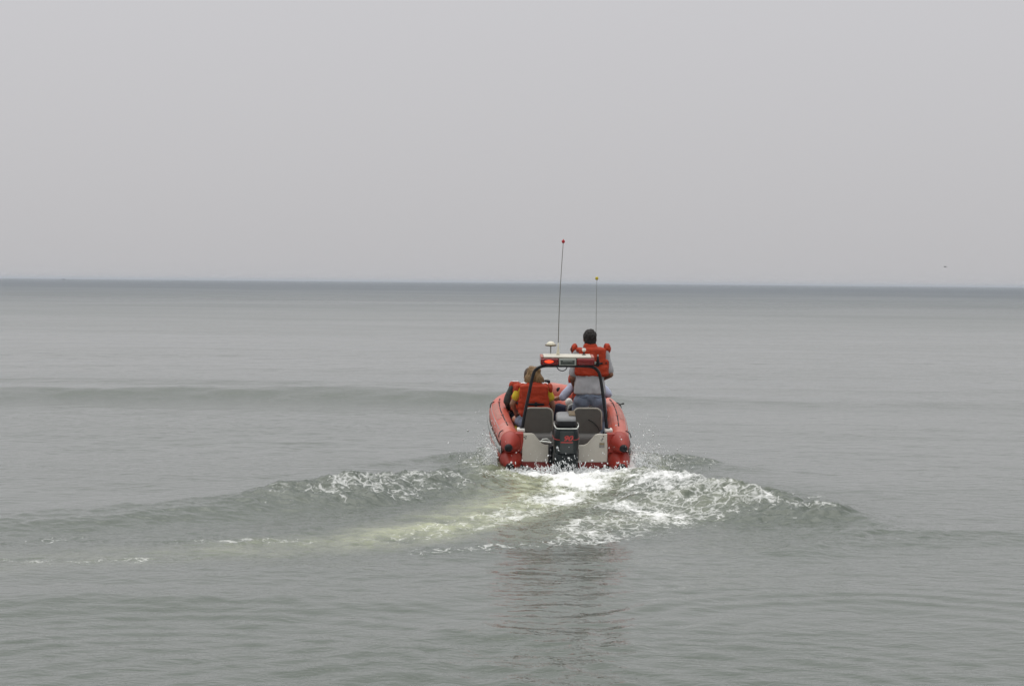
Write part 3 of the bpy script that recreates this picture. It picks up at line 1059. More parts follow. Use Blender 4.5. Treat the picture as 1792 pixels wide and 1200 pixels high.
# rigid hull and deck
V, Fc = [], []
st = [(-0.045, 0.64, 0.10, -0.16, 0.02), (1.0, 0.70, 0.10, -0.17, 0.02), (2.0, 0.71, 0.11, -0.16, 0.02), (2.6, 0.64, 0.13, -0.10, 0.03), (3.1, 0.42, 0.17, 0.0, 0.06), (3.5, 0.16, 0.21, 0.10, 0.12)]
for (y, hw, zc, zk, zm) in st:
    V += [Vector((-hw, y, zc)), Vector((-hw * 0.92, y, zc - 0.05)), Vector((-hw * 0.5, y, (zk + zc - 0.05) / 2)), Vector((0, y, zk)), Vector((hw * 0.5, y, (zk + zc - 0.05) / 2)), Vector((hw * 0.92, y, zc - 0.05)), Vector((hw, y, zc))]
for i in range(len(st) - 1):
    for k in range(6):
        Fc.append((i * 7 + k, i * 7 + k + 1, (i + 1) * 7 + k + 1, (i + 1) * 7 + k))
Fc.append(tuple(range(6, -1, -1)))
Fc.append(tuple(5 * 7 + k for k in range(7)))
solid('hull', (V, Fc), M['hull'], boat, False)
V, Fc = [], []
for (y, hw, z) in [(0.0, 0.62, 0.02), (1.0, 0.68, 0.02), (2.0, 0.69, 0.03), (2.6, 0.60, 0.04), (3.1, 0.40, 0.07), (3.45, 0.15, 0.13)]:
    V += [Vector((-hw, y, z)), Vector((hw, y, z))]
for i in range(5):
    Fc.append((2 * i, 2 * i + 1, 2 * i + 3, 2 * i + 2))
solid('deck', (V, Fc), M['deck'], boat, False)
# inner wall of the port and starboard tubes' skirt
for sg in (-1, 1):
    s = [p for p in catmull(LOW[2:10], 4)]
    V, Fc = [], []
    for p in s:
        V += [Vector((sg * (p.x - 0.12), p.y - (0.1 if p.y > 2.7 else 0), 0.0)), Vector((sg * (p.x - 0.10), p.y - (0.1 if p.y > 2.7 else 0), 0.30))]
    for i in range(len(s) - 1):
        Fc.append((2 * i, 2 * i + 1, 2 * i + 3, 2 * i + 2))
    solid('skirt', (V, Fc), M['cone'], boat)

# two helm seats


def round_rect(x0, x1, z0, z1, r, n=5):
    o = []
    for (cx, cz, a0) in ((x1 - r, z1 - r, 0), (x0 + r, z1 - r, 90), (x0 + r, z0 + r, 180), (x1 - r, z0 + r, 270)):
        for k in range(n + 1):
            a = R(a0 + 90 * k / n)
            o.append((cx + r * math.cos(a), cz + r * math.sin(a)))
    return o


for (x0, x1, y0) in ((-0.557, -0.147, 0.55), (0.143, 0.549, 0.55)):
    st_ = empty('seat', None, boat)
    ol = round_rect(x0, x1, 0.385, 0.755, 0.085)
    bevelled('backrest', prism(ol, y0 - 0.02, y0 + 0.065), M['seat'], st_, 0.014, 3)
    lean = [Vector((x, y0 - 0.012, z)) for x, z in ol if z > 0.43]
    # piping round the top edge, its ends at the lower corners
    pp = [Vector((x1 + 0.003, y0 - 0.008, 0.45))] + [Vector((x, y0 - 0.010, z + 0.004)) for x, z in ol[:12]] + [Vector((x0 - 0.003, y0 - 0.008, 0.45))]
    solid('piping', sweep(pp, 0.0115, 8, up=Vector((0, 1, 0))), M['piping'], st_)
    solid('cushion', rbox(((x0 + x1) / 2, y0 + 0.27, 0.345), ((x1 - x0) / 2, 0.24, 0.045), 0.04), M['seat'], st_)
    solid('seat_box', rbox(((x0 + x1) / 2, y0 + 0.16, 0.215), ((x1 - x0) / 2 + 0.02, 0.30, 0.185), 0.07), M['seatbase'], st_)
    hg = sweep([Vector((x0 + 0.03, y0 - 0.03, 0.388)), Vector((x1 - 0.03, y0 - 0.03, 0.388))], 0.010, 8)
    solid('hinge_rod', hg, M['greyframe'], st_)
# a scratch of dark cord hanging down the starboard backrest
solid('cord', sweep(catmull([(0.36, 0.522, 0.60), (0.43, 0.520, 0.56), (0.49, 0.520, 0.50), (0.52, 0.520, 0.44)], 5), 0.005, 6), M['black'], boat)

# roll bar over the stern
pts = [(-0.613, 0.10, 0.44), (-0.572, 0.14, 0.70), (-0.505, 0.22, 1.02), (-0.448, 0.295, 1.27), (-0.40, 0.30, 1.358), (-0.30, 0.30, 1.402), (-0.15, 0.30, 1.408), (0.2, 0.30, 1.408),
       (0.36, 0.30, 1.400), (0.45, 0.30, 1.355), (0.497, 0.295, 1.26), (0.535, 0.22, 1.02), (0.575, 0.14, 0.70), (0.602, 0.10, 0.44)]
rb = solid('roll_bar', sweep(catmull(pts, 8), 0.0225, 14, up=Vector((0, 1, 0))), M['bar'], boat)
for sg in (-1, 1):
    solid('mounting_foot', rbox((sg * 0.617, 0.12, 0.525), (0.055, 0.07, 0.026), 0.018), M['white'], rb)
    solid('base_collar', sweep([(sg * 0.608, 0.105, 0.50), (sg * 0.602, 0.111, 0.56)], 0.034, 12), M['black'], rb)
solid('cable_loop', sweep(catmull([(-0.115, 0.30, 1.392), (-0.10, 0.29, 1.365), (-0.065, 0.28, 1.343), (-0.02, 0.28, 1.341), (0.015, 0.29, 1.362), (0.03, 0.30, 1.392)], 6), 0.0065, 8, up=Vector((0, 1, 0))), M['black'], rb)

# light bar on top of the roll bar
lb_ = empty('light_bar', None, boat)
LX0, LX1, LY0, LY1 = -0.352, 0.406, 0.14, 0.46
lxc = (LX0 + LX1) / 2
solid('base', rbox((lxc, 0.30, 1.425), (0.37, 0.15, 0.014), 0.01), M['black'], lb_)
for nm, a, c in (('red_lens', LX0, -0.100), ('red_lens', 0.152, LX1)):
    ln = solid(nm, rbox(((a + c) / 2, 0.30, 1.486), ((c - a) / 2, 0.16, 0.046), 0.022), M['redlens'], lb_)
    # moulded ribs of the lens
    for k in range(7):
        xx = a + 0.03 + (c - a - 0.06) * k / 6
        solid('lens_rib', sweep([(xx, 0.1405, 1.452), (xx, 0.1405, 1.518)], 0.0032, 6), M['redlens'], ln)
    if a < 0:
        solid('lit_lamp', ellipsoid((-0.235, 0.146, 1.492), (0.072, 0.014, 0.023), 18, 10), M['lamp'], ln)
cp_ = solid('speaker_panel', rbox((0.026, 0.305, 1.483), (0.121, 0.160, 0.046), 0.008), M['greyframe'], lb_)
solid('grille', rbox((0.026, 0.1435, 1.480), (0.098, 0.004, 0.030), 0.003), M['greyglass'], cp_)
for k in range(8):
    solid('print', rbox((-0.034 + 0.017 * k, 0.139, 1.498), (0.0055, 0.0012, 0.0065), 0.001), M['greyframe'], cp_)
solid('top_cover', rbox((lxc, 0.31, 1.545), (0.335, 0.135, 0.012), 0.010), M['ivorytop'], lb_)
for sg, xx in ((-1, LX0 + 0.022), (1, LX1 - 0.022)):
    solid('end_cap', rbox((xx, 0.31, 1.541), (0.020, 0.13, 0.011), 0.009), M['worn'], lb_)

# aerials and lamps above the bar
an = empty('whip_aerial', None, boat)
a0, a1 = Vector((-0.098, 0.36, 1.555)), Vector((-0.050, 0.36, 3.145))
solid('aerial_base', sweep([a0 - Vector((0, 0, 0.01)), a0 + Vector((0.0, 0, 0.03)), a0 + Vector((0.002, 0, 0.10)), a0 + Vector((0.003, 0, 0.17))], [0.026, 0.022, 0.014, 0.008], 12), M['cream'], an)
wp = [a0.lerp(a1, k / 12) + Vector((-0.012 * math.sin(math.pi * k / 12), 0, 0)) for k in range(13)]
solid('whip', sweep(wp, [0.0065 - 0.0025 * k / 12 for k in range(13)], 8), M['whip'], an)
solid('tip_ball', merge(ellipsoid(a1 + Vector((0, 0, 0.01)), (0.023, 0.023, 0.025)), ellipsoid(a1 + Vector((0, 0, 0.034)), (0.006, 0.006, 0.012), 8, 6)), M['redball'], an)
an = empty('whip_aerial', None, boat)
a0, a1 = Vector((0.545, 1.72, 0.62)), Vector((0.528, 1.62, 2.49))
solid('aerial_base', sweep([a0, a0 + Vector((0, 0, 0.12))], [0.02, 0.012], 12), M['black'], an)
solid('whip', sweep([a0.lerp(a1, k / 10) for k in range(11)], [0.0045 - 0.0022 * k / 10 for k in range(11)], 6), M['whip'], an)
solid('tip_ball', ellipsoid(a1, (0.024, 0.024, 0.026)), M['yellowball'], an)

gp = empty('satellite_dome', None, boat)
gx, gy, gz = -0.187, 0.62, 1.655
V, Fc = [], []
sec = [(0.0, 0.066), (0.012, 0.064), (0.026, 0.056), (0.040, 0.040), (0.048, 0.020), (0.050, 0.001)]
solid('dome', sweep([Vector((gx, gy, gz + z)) for z, _ in sec], [r_ for _, r_ in sec], 24), M['cream'], gp)
solid('rim', sweep([Vector((gx, gy, gz - 0.012)), Vector((gx, gy, gz - 0.010)), Vector((gx, gy, gz + 0.002)), Vector((gx, gy, gz + 0.004))], [0.055, 0.080, 0.082, 0.07], 24), M['brownring'], gp)
solid('pole', sweep(catmull([(gx, gy, gz - 0.01), (gx, gy - 0.02, 1.50), (gx + 0.01, 0.45, 1.44), (gx + 0.01, 0.32, 1.425)], 5), 0.009, 8), M['greyframe'], gp)

nl = empty('anchor_light', None, boat)
solid('stem', sweep([(0.268, 0.36, 1.55), (0.268, 0.36, 1.562), (0.268, 0.36, 1.565), (0.268, 0.36, 1.61)], [0.032, 0.028, 0.011, 0.011], 12), M['black'], nl)
solid('globe', ellipsoid((0.268, 0.36, 1.628), (0.030, 0.030, 0.027)), M['white'], nl)
solid('cap', ellipsoid((0.268, 0.36, 1.656), (0.013, 0.013, 0.008)), M['black'], nl)
sl = empty('stern_light', None, boat)
solid('bracket', merge(sweep([(0.40, 0.30, 1.435), (0.47, 0.30, 1.452)], 0.012, 8), rbox((0.425, 0.29, 1.46), (0.014, 0.012, 0.010), 0.004)), M['greyframe'], sl)
solid('body', sweep([(0.462, 0.30, 1.43), (0.462, 0.30, 1.455), (0.462, 0.30, 1.50), (0.462, 0.30, 1.545)], [0.034, 0.030, 0.018, 0.012], 12), M['black'], sl)
solid('tip', ellipsoid((0.462, 0.30, 1.555), (0.010, 0.010, 0.020)), M['greyframe'], sl)

# steering console
cs = empty('console', None, boat)
bevelled('cabinet', prism([(0.12, 0.02), (0.12, 0.54), (0.20, 0.60), (0.66, 0.60), (0.72, 0.54), (0.72, 0.02)], 1.55, 1.90), M['black'], cs, 0.02, 3)
solid('rail', sweep(catmull([(0.14, 1.53, 0.30), (0.125, 1.51, 0.52), (0.16, 1.52, 0.625), (0.3, 1.53, 0.635)], 6), 0.010, 8), M['silver'], cs)
solid('compass', ellipsoid((0.150, 1.60, 0.655), (0.055, 0.055, 0.062)), M['white'], cs)
wh = [Vector((0.42 + 0.16 * math.cos(2 * math.pi * k / 24), 1.44 + 0.06 * math.sin(2 * math.pi * k / 24), 0.70 + 0.15 * math.sin(2 * math.pi * k / 24))) for k in range(25)]
sw_ = solid('steering_wheel', sweep(wh, 0.013, 8, up=Vector((0, 1, 0.3)), close=False), M['black'], cs)
for k in range(3):
    a = 2 * math.pi * k / 3 + 0.5
    solid('spoke', sweep([(0.42, 1.47, 0.70), (0.42 + 0.155 * math.cos(a), 1.44 + 0.06 * math.sin(a), 0.70 + 0.145 * math.sin(a))], 0.010, 6), M['silver'], sw_)
solid('bow_locker', rbox((0.0, 2.25, 0.135), (0.62, 0.32, 0.115), 0.03), M['seatbase'], boat)

# outboard motor
om = empty('outboard_motor', Matrix.Translation((-0.012, 0, 0)), boat)
cw = solid('cowling', loft([(0.30, 0.155, -0.50, -0.06, 5), (0.33, 0.168, -0.52, -0.05, 5), (0.45, 0.178, -0.535, -0.04, 5), (0.56, 0.176, -0.53, -0.04, 5), (0.62, 0.168, -0.52, -0.05, 5), (0.655, 0.158, -0.505, -0.06, 5), (0.66, 0.145, -0.49, -0.07, 5)]), M['cowl'], om)
solid('upper_cowling', loft([(0.64, 0.140, -0.46, -0.08, 6), (0.70, 0.140, -0.455, -0.08, 6), (0.745, 0.137, -0.445, -0.085, 6), (0.755, 0.125, -0.435, -0.09, 6)]), M['black'], om)
tp = solid('top_cover', loft([(0.742, 0.135, -0.44, -0.085, 5, 0.10), (0.775, 0.136, -0.435, -0.085, 5, 0.12), (0.800, 0.130, -0.42, -0.09, 5, 0.13), (0.810, 0.112, -0.40, -0.11, 5, 0.13)]), M['cowltop'], om)
solid('latch_recess', rbox((0.085, -0.20, 0.822), (0.045, 0.10, 0.008), 0.006, rot=Matrix.Rotation(R(7), 3, 'X')), M['brownring'], tp)
ring = [Vector((x, y, 0.662 + 0.035 * max(0, (abs(x) - 0.14) / 0.025))) for x, y in [(-0.165, -0.25), (-0.167, -0.36), (-0.162, -0.46), (-0.145, -0.495), (-0.10, -0.502), (0.0, -0.505), (0.10, -0.502), (0.145, -0.495), (0.162, -0.46), (0.167, -0.36), (0.165, -0.25)]]
solid('silver_trim', sweep(catmull(ring, 4), 0.0085, 8), M['silver'], cw)
# centre panel, side stripes and lettering on the back of the cowling
solid('face_panel', rbox((0, -0.533, 0.475), (0.092, 0.008, 0.155), 0.006), mat('cowl_panel', (0.022, 0.029, 0.029), 0.35, 0.15, 12.0), cw)
for sg in (-1, 1):
    solid('stripe', sweep([(sg * 0.094, -0.538, 0.512), (sg * 0.135, -0.529, 0.514), (sg * 0.168, -0.49, 0.518), (sg * 0.1785, -0.40, 0.52), (sg * 0.178, -0.25, 0.522)], 0.0045, 6), M['redmark'], cw)


def text_part(name, body, size, loc, material, parent, shear=0.3, wide=1.0):
    cu = bpy.data.curves.new('txt', 'FONT')
    cu.body = body
    cu.size = size
    cu.shear = shear
    cu.extrude = 0.0015
    cu.offset = 0.0028
    cu.align_x = 'CENTER'
    cu.align_y = 'CENTER'
    ob = bpy.data.objects.new('txt', cu)
    col.objects.link(ob)
    dg = bpy.context.evaluated_depsgraph_get()
    me = bpy.data.meshes.new_from_object(ob.evaluated_get(dg))
    bpy.data.objects.remove(ob)
    me.transform(Matrix.Translation(loc) @ Matrix.Rotation(R(90), 4, 'X') @ Matrix.Diagonal((wide, 1, 1, 1)))
    me.materials.clear()
    me.name = name
    return link(name, me, material, parent, False)


text_part('lettering', '90', 0.10, (0.012, -0.5435, 0.532), M['redmark'], cw, 0.3, 1.25)
solid('lettering_bar', rbox((0.0, -0.5425, 0.478), (0.082, 0.003, 0.007), 0.002), M['redmark'], cw)
solid('midsection', loft([(-0.40, 0.05, -0.40, -0.12, 3), (-0.1, 0.09, -0.46, -0.08, 4), (0.06, 0.165, -0.50, -0.06, 5), (0.20, 0.178, -0.515, -0.05, 5), (0.30, 0.172, -0.505, -0.05, 5), (0.31, 0.16, -0.49, -0.06, 5)]), M['cowl'], om)
br = solid('clamp_bracket', rbox((-0.195, -0.08, 0.22), (0.03, 0.10, 0.13), 0.02), M['black'], om)
solid('clamp_bracket', rbox((0.165, -0.08, 0.16), (0.03, 0.10, 0.16), 0.02), M['black'], om)
for z_ in (0.14, 0.22, 0.30):
    solid('bracket_bolt', ellipsoid((-0.197, -0.182, z_), (0.012, 0.008, 0.012), 10, 6), M['cowltop'], br)
solid('anti_ventilation_plate', rbox((0, -0.36, -0.25), (0.11, 0.24, 0.008), 0.006), M['cowl'], om)
pr = solid('propeller', ellipsoid((0, -0.56, -0.36), (0.045, 0.09, 0.045)), M['cowl'], om)
for k in range(3):
    a = 2 * math.pi * k / 3
    solid('blade', ellipsoid((0.09 * math.cos(a), -0.56, -0.36 + 0.09 * math.sin(a)), (0.075, 0.006, 0.045), 12, 8, rot=Matrix.Rotation(-a, 3, 'Y') @ Matrix.Rotation(0.5, 3, 'X')), M['cowl'], pr)
solid('steering_link', merge(sweep(catmull([(-0.40, 0.03, 0.375), (-0.33, 0.0, 0.382), (-0.25, -0.04, 0.385), (-0.18, -0.10, 0.385)], 5), 0.013, 8), sweep([(-0.34, 0.02, 0.36), (-0.30, 0.02, 0.41), (-0.24, 0.02, 0.415), (-0.20, 0.0, 0.39)], 0.010, 8)), M['silver'], om)
solid('fuel_hose', sweep(catmull([(0.19, 0.06, 0.33), (0.20, -0.02, 0.39), (0.185, -0.08, 0.40), (0.17, -0.15, 0.37)], 6), 0.011, 8), M['rub'], om)

# ------------------------------------------------------------------ people


def hand(prims, wrist, d, nrm, side, s=1.0, curl=0.9):
    """palm, four unequal bent fingers and a thumb; d = pointing direction, nrm = back of the hand, side = +1/-1 thumb side"""
    d = Vector(d).normalized()
    nrm = Vector(nrm)
    nrm = (nrm - d * nrm.dot(d)).normalized()
    w = d.cross(nrm).normalized() * side
    W = Vector(wrist)
    k1 = W + d * 0.085 * s
    for o in (-0.024, -0.008, 0.010, 0.026):
        prims.append(capsule(W + w * o * 0.6 * s, k1 + w * o * 1.05 * s, 0.015 * s, 0.0125 * s, 10))
    for i, (o, ln) in enumerate(((0.030, 0.072), (0.010, 0.082), (-0.010, 0.076), (-0.029, 0.058))):
        p0 = k1 + w * o * s
        d1 = (d * math.cos(curl * 0.5) - nrm * math.sin(curl * 0.5))
        p1 = p0 + d1 * ln * 0.5 * s
        d2 = (d * math.cos(curl * 1.5) - nrm * math.sin(curl * 1.5))
        p2 = p1 + d2 * ln * 0.5 * s
        prims.append(capsule(p0, p1, 0.0095 * s, 0.0085 * s, 8))
        prims.append(capsule(p1, p2, 0.0085 * s, 0.0072 * s, 8))
    t0 = W + d * 0.025 * s + w * 0.028 * s
    t1 = t0 + (d * 0.6 + w * 0.75 - nrm * 0.2).normalized() * 0.042 * s
    t2 = t1 + (d * 0.9 + w * 0.2 - nrm * 0.4).normalized() * 0.032 * s
    prims.append(capsule(t0, t1, 0.0125 * s, 0.0105 * s, 8))
    prims.append(capsule(t1, t2, 0.0105 * s, 0.0085 * s, 8))


def head_prims(c, rot, s=1.0):
    c = Vector(c)
    T = lambda p: c + rot @ (Vector(p) * s)
    return [ellipsoid(c, (0.080 * s, 0.100 * s, 0.112 * s), rot=rot), ellipsoid(T((0, 0.03, -0.055)), (0.062 * s, 0.072 * s, 0.075 * s), rot=rot),
            capsule(T((0, 0.098, -0.005)), T((0, 0.118, -0.042)), 0.011 * s, 0.016 * s, 10), ellipsoid(T((0, 0.094, -0.075)), (0.026 * s, 0.012 * s, 0.011 * s), rot=rot),
            ellipsoid(T((0.083, -0.005, -0.02)), (0.012 * s, 0.022 * s, 0.033 * s), rot=rot), ellipsoid(T((-0.083, -0.005, -0.02)), (0.012 * s, 0.022 * s, 0.033 * s), rot=rot)]


def eyes(c, rot, parent, s=1.0):
    for sg in (-1, 1):
        solid('eye', ellipsoid(Vector(c) + rot @ (Vector((sg * 0.032, 0.088, -0.005)) * s), (0.013, 0.013, 0.013), 10, 8), M['eye'], parent)


def belt(name, c, rx, ry, z, h, material, parent, rot=0.0):
    V, Fc = [], []
    n = 36
    for k in range(n):
        a = 2 * math.pi * k / n
        e = 2 / 2.6
        x = math.copysign(abs(math.cos(a)) ** e, math.cos(a))
        y = math.copysign(abs(math.sin(a)) ** e, math.sin(a))
        for (rr, zz) in ((1.0, -h), (1.035, -h * 0.8), (1.035, h * 0.8), (1.0, h)):
            V.append(Vector((c[0] + x * rx * rr, c[1] + y * ry * rr, z + zz + rot * x)))
    for k in range(n):
        j = (k + 1) % n
        for q in range(3):
            Fc.append((k * 4 + q, j * 4 + q, j * 4 + q + 1, k * 4 + q + 1))
    return solid(name, (V, Fc), material, parent)


def person_root(local, yaw=0.0):
    p = BM @ Vector(local)
    return empty('person', Matrix.Translation(p) @ Matrix.Rotation(HEAD + yaw, 4, 'Z'))


I3 = Matrix.Identity(3)

# --- the man standing at the wheel
man = person_root((0.42, 1.10, 0.022))
tag(man, 'person standing at the wheel in orange life vest, grey shirt and jeans', 'person')
HC = Vector((0.0, 0.0, 1.640))
hips = [Vector((-0.10, -0.04, 0.76)), Vector((0.11, -0.04, 0.76))]
knees = [Vector((-0.18, 0.17, 0.43)), Vector((0.19, 0.17, 0.43))]
ank = [Vector((-0.19, 0.0, 0.09)), Vector((0.20, 0.0, 0.09))]
shl = [Vector((-0.180, 0.0, 1.415)), Vector((0.215, 0.0, 1.415))]
elb = [Vector((-0.250, 0.0, 1.06)), Vector((0.300, -0.03, 1.12))]
wri = [Vector((-0.19, 0.20, 0.90)), Vector((0.16, 0.24, 1.02))]
P = head_prims(HC, I3, 1.05)
P += [capsule((0, -0.015, 1.42), (0, -0.005, 1.57), 0.064, 0.058), ellipsoid((0.015, 0, 1.28), (0.19, 0.115, 0.20)), ellipsoid((0.01, -0.02, 1.0), (0.165, 0.115, 0.22)), ellipsoid((0.005, -0.04, 0.82), (0.18, 0.125, 0.13))]
for k in range(2):
    P += [capsule((0.01, 0, 1.43), shl[k], 0.07, 0.062), capsule(shl[k], elb[k], 0.056, 0.044), capsule(elb[k], wri[k], 0.046, 0.030),
          capsule(hips[k], knees[k], 0.088, 0.062), capsule(knees[k], ank[k], 0.060, 0.042), capsule(ank[k], ank[k] + Vector((0, 0.15, -0.05)), 0.042, 0.035)]
hand(P, wri[0], (0.3, 0.8, -0.3), (0, 0, 1), 1, 1.08, 1.2)
hand(P, wri[1], (-0.2, 0.9, -0.1), (0.3, 0, 1), -1, 1.08, 1.2)
body = skinned('body', P, M['skin_tan'], man, 0.009, 4)
eyes(HC, I3, body, 1.05)
hp = [ellipsoid(HC + Vector((0, -0.012, 0.022)), (0.100, 0.114, 0.118)), ellipsoid(HC + Vector((0, -0.052, -0.045)), (0.086, 0.065, 0.090)), ellipsoid(HC + Vector((0.0, 0.01, 0.09)), (0.06, 0.07, 0.05))]
skinned('hair', hp, M['hair_dark'], man, 0.008, 2, 0.010, 26, (1.4, 1.4, 0.7))
sp = [ellipsoid((0.015, 0, 1.28), (0.205, 0.128, 0.20)), ellipsoid((0.01, -0.02, 1.10), (0.205, 0.140, 0.25)), loft([(0.835, 0.215, -0.185, 0.10, 3.0), (0.85, 0.232, -0.198, 0.11, 3.0), (0.93, 0.226, -0.188, 0.11, 3.0), (1.05, 0.208, -0.158, 0.11, 2.8), (1.18, 0.19, -0.12, 0.11, 2.5)]), capsule((-0.07, -0.01, 1.43), (0.10, -0.01, 1.43), 0.078, 0.078)]
for k in range(2):
    sp += [capsule(shl[k], shl[k].lerp(elb[k], 0.80), 0.072, 0.067)]
sh = skinned('shirt', sp, M['greytee'], man, 0.010, 4, 0.013, 9, (1.4, 1.4, 0.6))
# jeans
jp = [ellipsoid((0.005, -0.05, 0.80), (0.205, 0.145, 0.13)), ellipsoid((-0.095, -0.10, 0.74), (0.110, 0.085, 0.11)), ellipsoid((0.105, -0.10, 0.74), (0.110, 0.085, 0.11))]
for k in range(2):
    jp += [capsule(hips[k] + Vector((0.02 if k else -0.02, 0, -0.02)), knees[k], 0.112, 0.082), capsule(knees[k], ank[k] + Vector((0, 0, 0.02)), 0.080, 0.068)]
jn = skinned('jeans', jp, M['jeans'], man, 0.011, 4, 0.008, 10)
for sg in (-1, 1):
    solid('pocket_seam', sweep([(sg * 0.105 + 0.005 - 0.055, -0.192, 0.80), (sg * 0.105 + 0.005, -0.196, 0.785), (sg * 0.105 + 0.005 + 0.055, -0.192, 0.80)], 0.004, 6), M['navy'], jn)
for k in range(2):
    solid('shoe', rbox(ank[k] + Vector((0, 0.055, -0.045)), (0.05, 0.135, 0.045), 0.035), M['shoe'], man)
# life vest
vp = [rbox((0.03, -0.115, 1.355), (0.195, 0.050, 0.155), 0.045), rbox((0.035, -0.12, 1.175), (0.215, 0.055, 0.085), 0.045), rbox((0.0, -0.085, 1.515), (0.105, 0.040, 0.055), 0.035), ellipsoid((0.02, -0.09, 1.46), (0.19, 0.05, 0.06)),
      rbox((-0.155, 0.02, 1.47), (0.055, 0.10, 0.035), 0.03), rbox((0.185, 0.02, 1.47), (0.055, 0.10, 0.035), 0.03),
      rbox((-0.10, 0.14, 1.31), (0.095, 0.055, 0.20), 0.05), rbox((0.12, 0.14, 1.31), (0.095, 0.055, 0.20), 0.05),
      rbox((-0.185, 0.0, 1.22), (0.035, 0.13, 0.12), 0.03), rbox((0.235, 0.0, 1.22), (0.035, 0.13, 0.12), 0.03)]
ve = skinned('life_vest', vp, M['vest'], man, 0.011, 3, 0.013, 8, (0.6, 1, 1.9))
for sx, sz in ((-0.225, 1.488), (0.258, 1.500)):
    skinned('shoulder_pad', [ellipsoid((sx, 0.05, sz), (0.050, 0.085, 0.078), 16, 12, rot=Matrix.Rotation(0.25 * (1 if sx < 0 else -1), 3, 'Y'))], M['vest'], ve, 0.010, 2, 0.014, 18)
solid('pad_lining', ellipsoid((-0.262, 0.03, 1.485), (0.012, 0.04, 0.045), 12, 8), M['darkshirt'], ve)
belt('belt', (0.028, 0.01), 0.250, 0.192, 1.268, 0.017, M['black'], ve, 0.03)
solid('buckle', rbox((0.10, -0.195, 1.268), (0.022, 0.010, 0.026), 0.008), M['black'], ve)

# --- the woman in the port seat
wom = person_root((-0.415, 0.80, 0.392))
tag(wom, 'seated person with blond hair, orange life vest over yellow shirt', 'person')
HC = Vector((0.005, 0.02, 0.775))
shl = [Vector((-0.185, 0.0, 0.585)), Vector((0.200, 0.0, 0.585))]
elb = [Vector((-0.295, 0.02, 0.37)), Vector((0.285, 0.08, 0.35))]
wri = [Vector((-0.235, 0.18, 0.22)), Vector((0.29, 0.26, 0.19))]
hips = [Vector((-0.10, 0.0, 0.085)), Vector((0.10, 0.0, 0.085))]
knees = [Vector((-0.23, 0.42, 0.12)), Vector((0.16, 0.45, 0.11))]
ank = [Vector((-0.20, 0.50, -0.30)), Vector((0.14, 0.52, -0.30))]
P = head_prims(HC, I3, 1.0)
P += [capsule((0, -0.01, 0.58), (0, 0.0, 0.70), 0.056, 0.05), ellipsoid((0.005, 0, 0.45), (0.165, 0.105, 0.19)), ellipsoid((0, 0, 0.26), (0.14, 0.10, 0.18)), ellipsoid((0, 0, 0.11), (0.175, 0.125, 0.11))]
for k in range(2):
    P += [capsule((0.005, 0, 0.585), shl[k], 0.06, 0.055), capsule(shl[k], elb[k], 0.050, 0.041), capsule(elb[k], wri[k], 0.042, 0.027),
          capsule(hips[k], knees[k], 0.085, 0.060), capsule(knees[k], ank[k], 0.056, 0.038), capsule(ank[k], ank[k] + Vector((0, 0.14, -0.045)), 0.038, 0.03)]
hand(P, wri[0], (0.2, 0.8, -0.35), (-0.5, 0, 1), 1, 1.0, 0.8)
hand(P, wri[1], (-0.1, 0.9, -0.25), (0.3, 0, 1), -1, 1.0, 0.8)
body = skinned('body', P, M['skin'], wom, 0.009, 4)
eyes(HC, I3, body)
hp = [ellipsoid(HC + Vector((0, -0.01, 0.018)), (0.107, 0.118, 0.118)), ellipsoid(HC + Vector((-0.045, -0.055, -0.055)), (0.082, 0.075, 0.095)), ellipsoid(HC + Vector((0.06, -0.05, -0.050)), (0.085, 0.078, 0.090)), ellipsoid(HC + Vector((0.095, -0.03, -0.080)), (0.050, 0.065, 0.065)), ellipsoid(HC + Vector((-0.09, -0.02, -0.06)), (0.045, 0.06, 0.08)),
      ellipsoid(HC + Vector((-0.02, 0.0, 0.095)), (0.07, 0.08, 0.045)), ellipsoid(HC + Vector((0.045, -0.02, 0.075)), (0.065, 0.085, 0.05))]
skinned('hair', hp, M['hair_blond'], wom, 0.008, 2, 0.016, 18, (1.7, 1.7, 0.45))
tp_ = [ellipsoid((0.005, 0, 0.45), (0.178, 0.118, 0.19)), ellipsoid((0, 0, 0.24), (0.160, 0.12, 0.18)), capsule((-0.07, 0, 0.585), (0.08, 0, 0.585), 0.068, 0.068)]
for k in range(2):
    tp_ += [capsule(shl[k], shl[k].lerp(elb[k], 0.52), 0.064, 0.066)]
skinned('shirt', tp_, M['yellowtee'], wom, 0.011, 4, 0.008, 9)
sp = [ellipsoid((0, 0.0, 0.105), (0.195, 0.145, 0.115))] + [capsule(hips[k], hips[k].lerp(knees[k], 0.50), 0.105, 0.092) for k in range(2)]
skinned('shorts', sp, M['jeans'], wom, 0.011, 4, 0.007, 10)
for k in range(2):
    solid('shoe', rbox(ank[k] + Vector((0, 0.05, -0.045)), (0.042, 0.12, 0.035), 0.03), M['white'], wom)
vp = [rbox((0.005, -0.105, 0.485), (0.205, 0.050, 0.165), 0.045), rbox((0.01, -0.105, 0.285), (0.205, 0.055, 0.10), 0.045), ellipsoid((0.005, -0.07, 0.655), (0.12, 0.05, 0.045)),
      rbox((-0.145, 0.0, 0.635), (0.060, 0.105, 0.035), 0.03), rbox((0.150, 0.0, 0.635), (0.060, 0.105, 0.035), 0.03),
      rbox((-0.10, 0.135, 0.45), (0.095, 0.055, 0.19), 0.05), rbox((0.105, 0.135, 0.45), (0.095, 0.055, 0.19), 0.05), rbox((-0.18, 0, 0.36), (0.035, 0.13, 0.12), 0.03), rbox((0.19, 0, 0.36), (0.035, 0.13, 0.12), 0.03)]
ve = skinned('life_vest', vp, M['vest'], wom, 0.011, 3, 0.012, 8, (0.6, 1, 1.9))
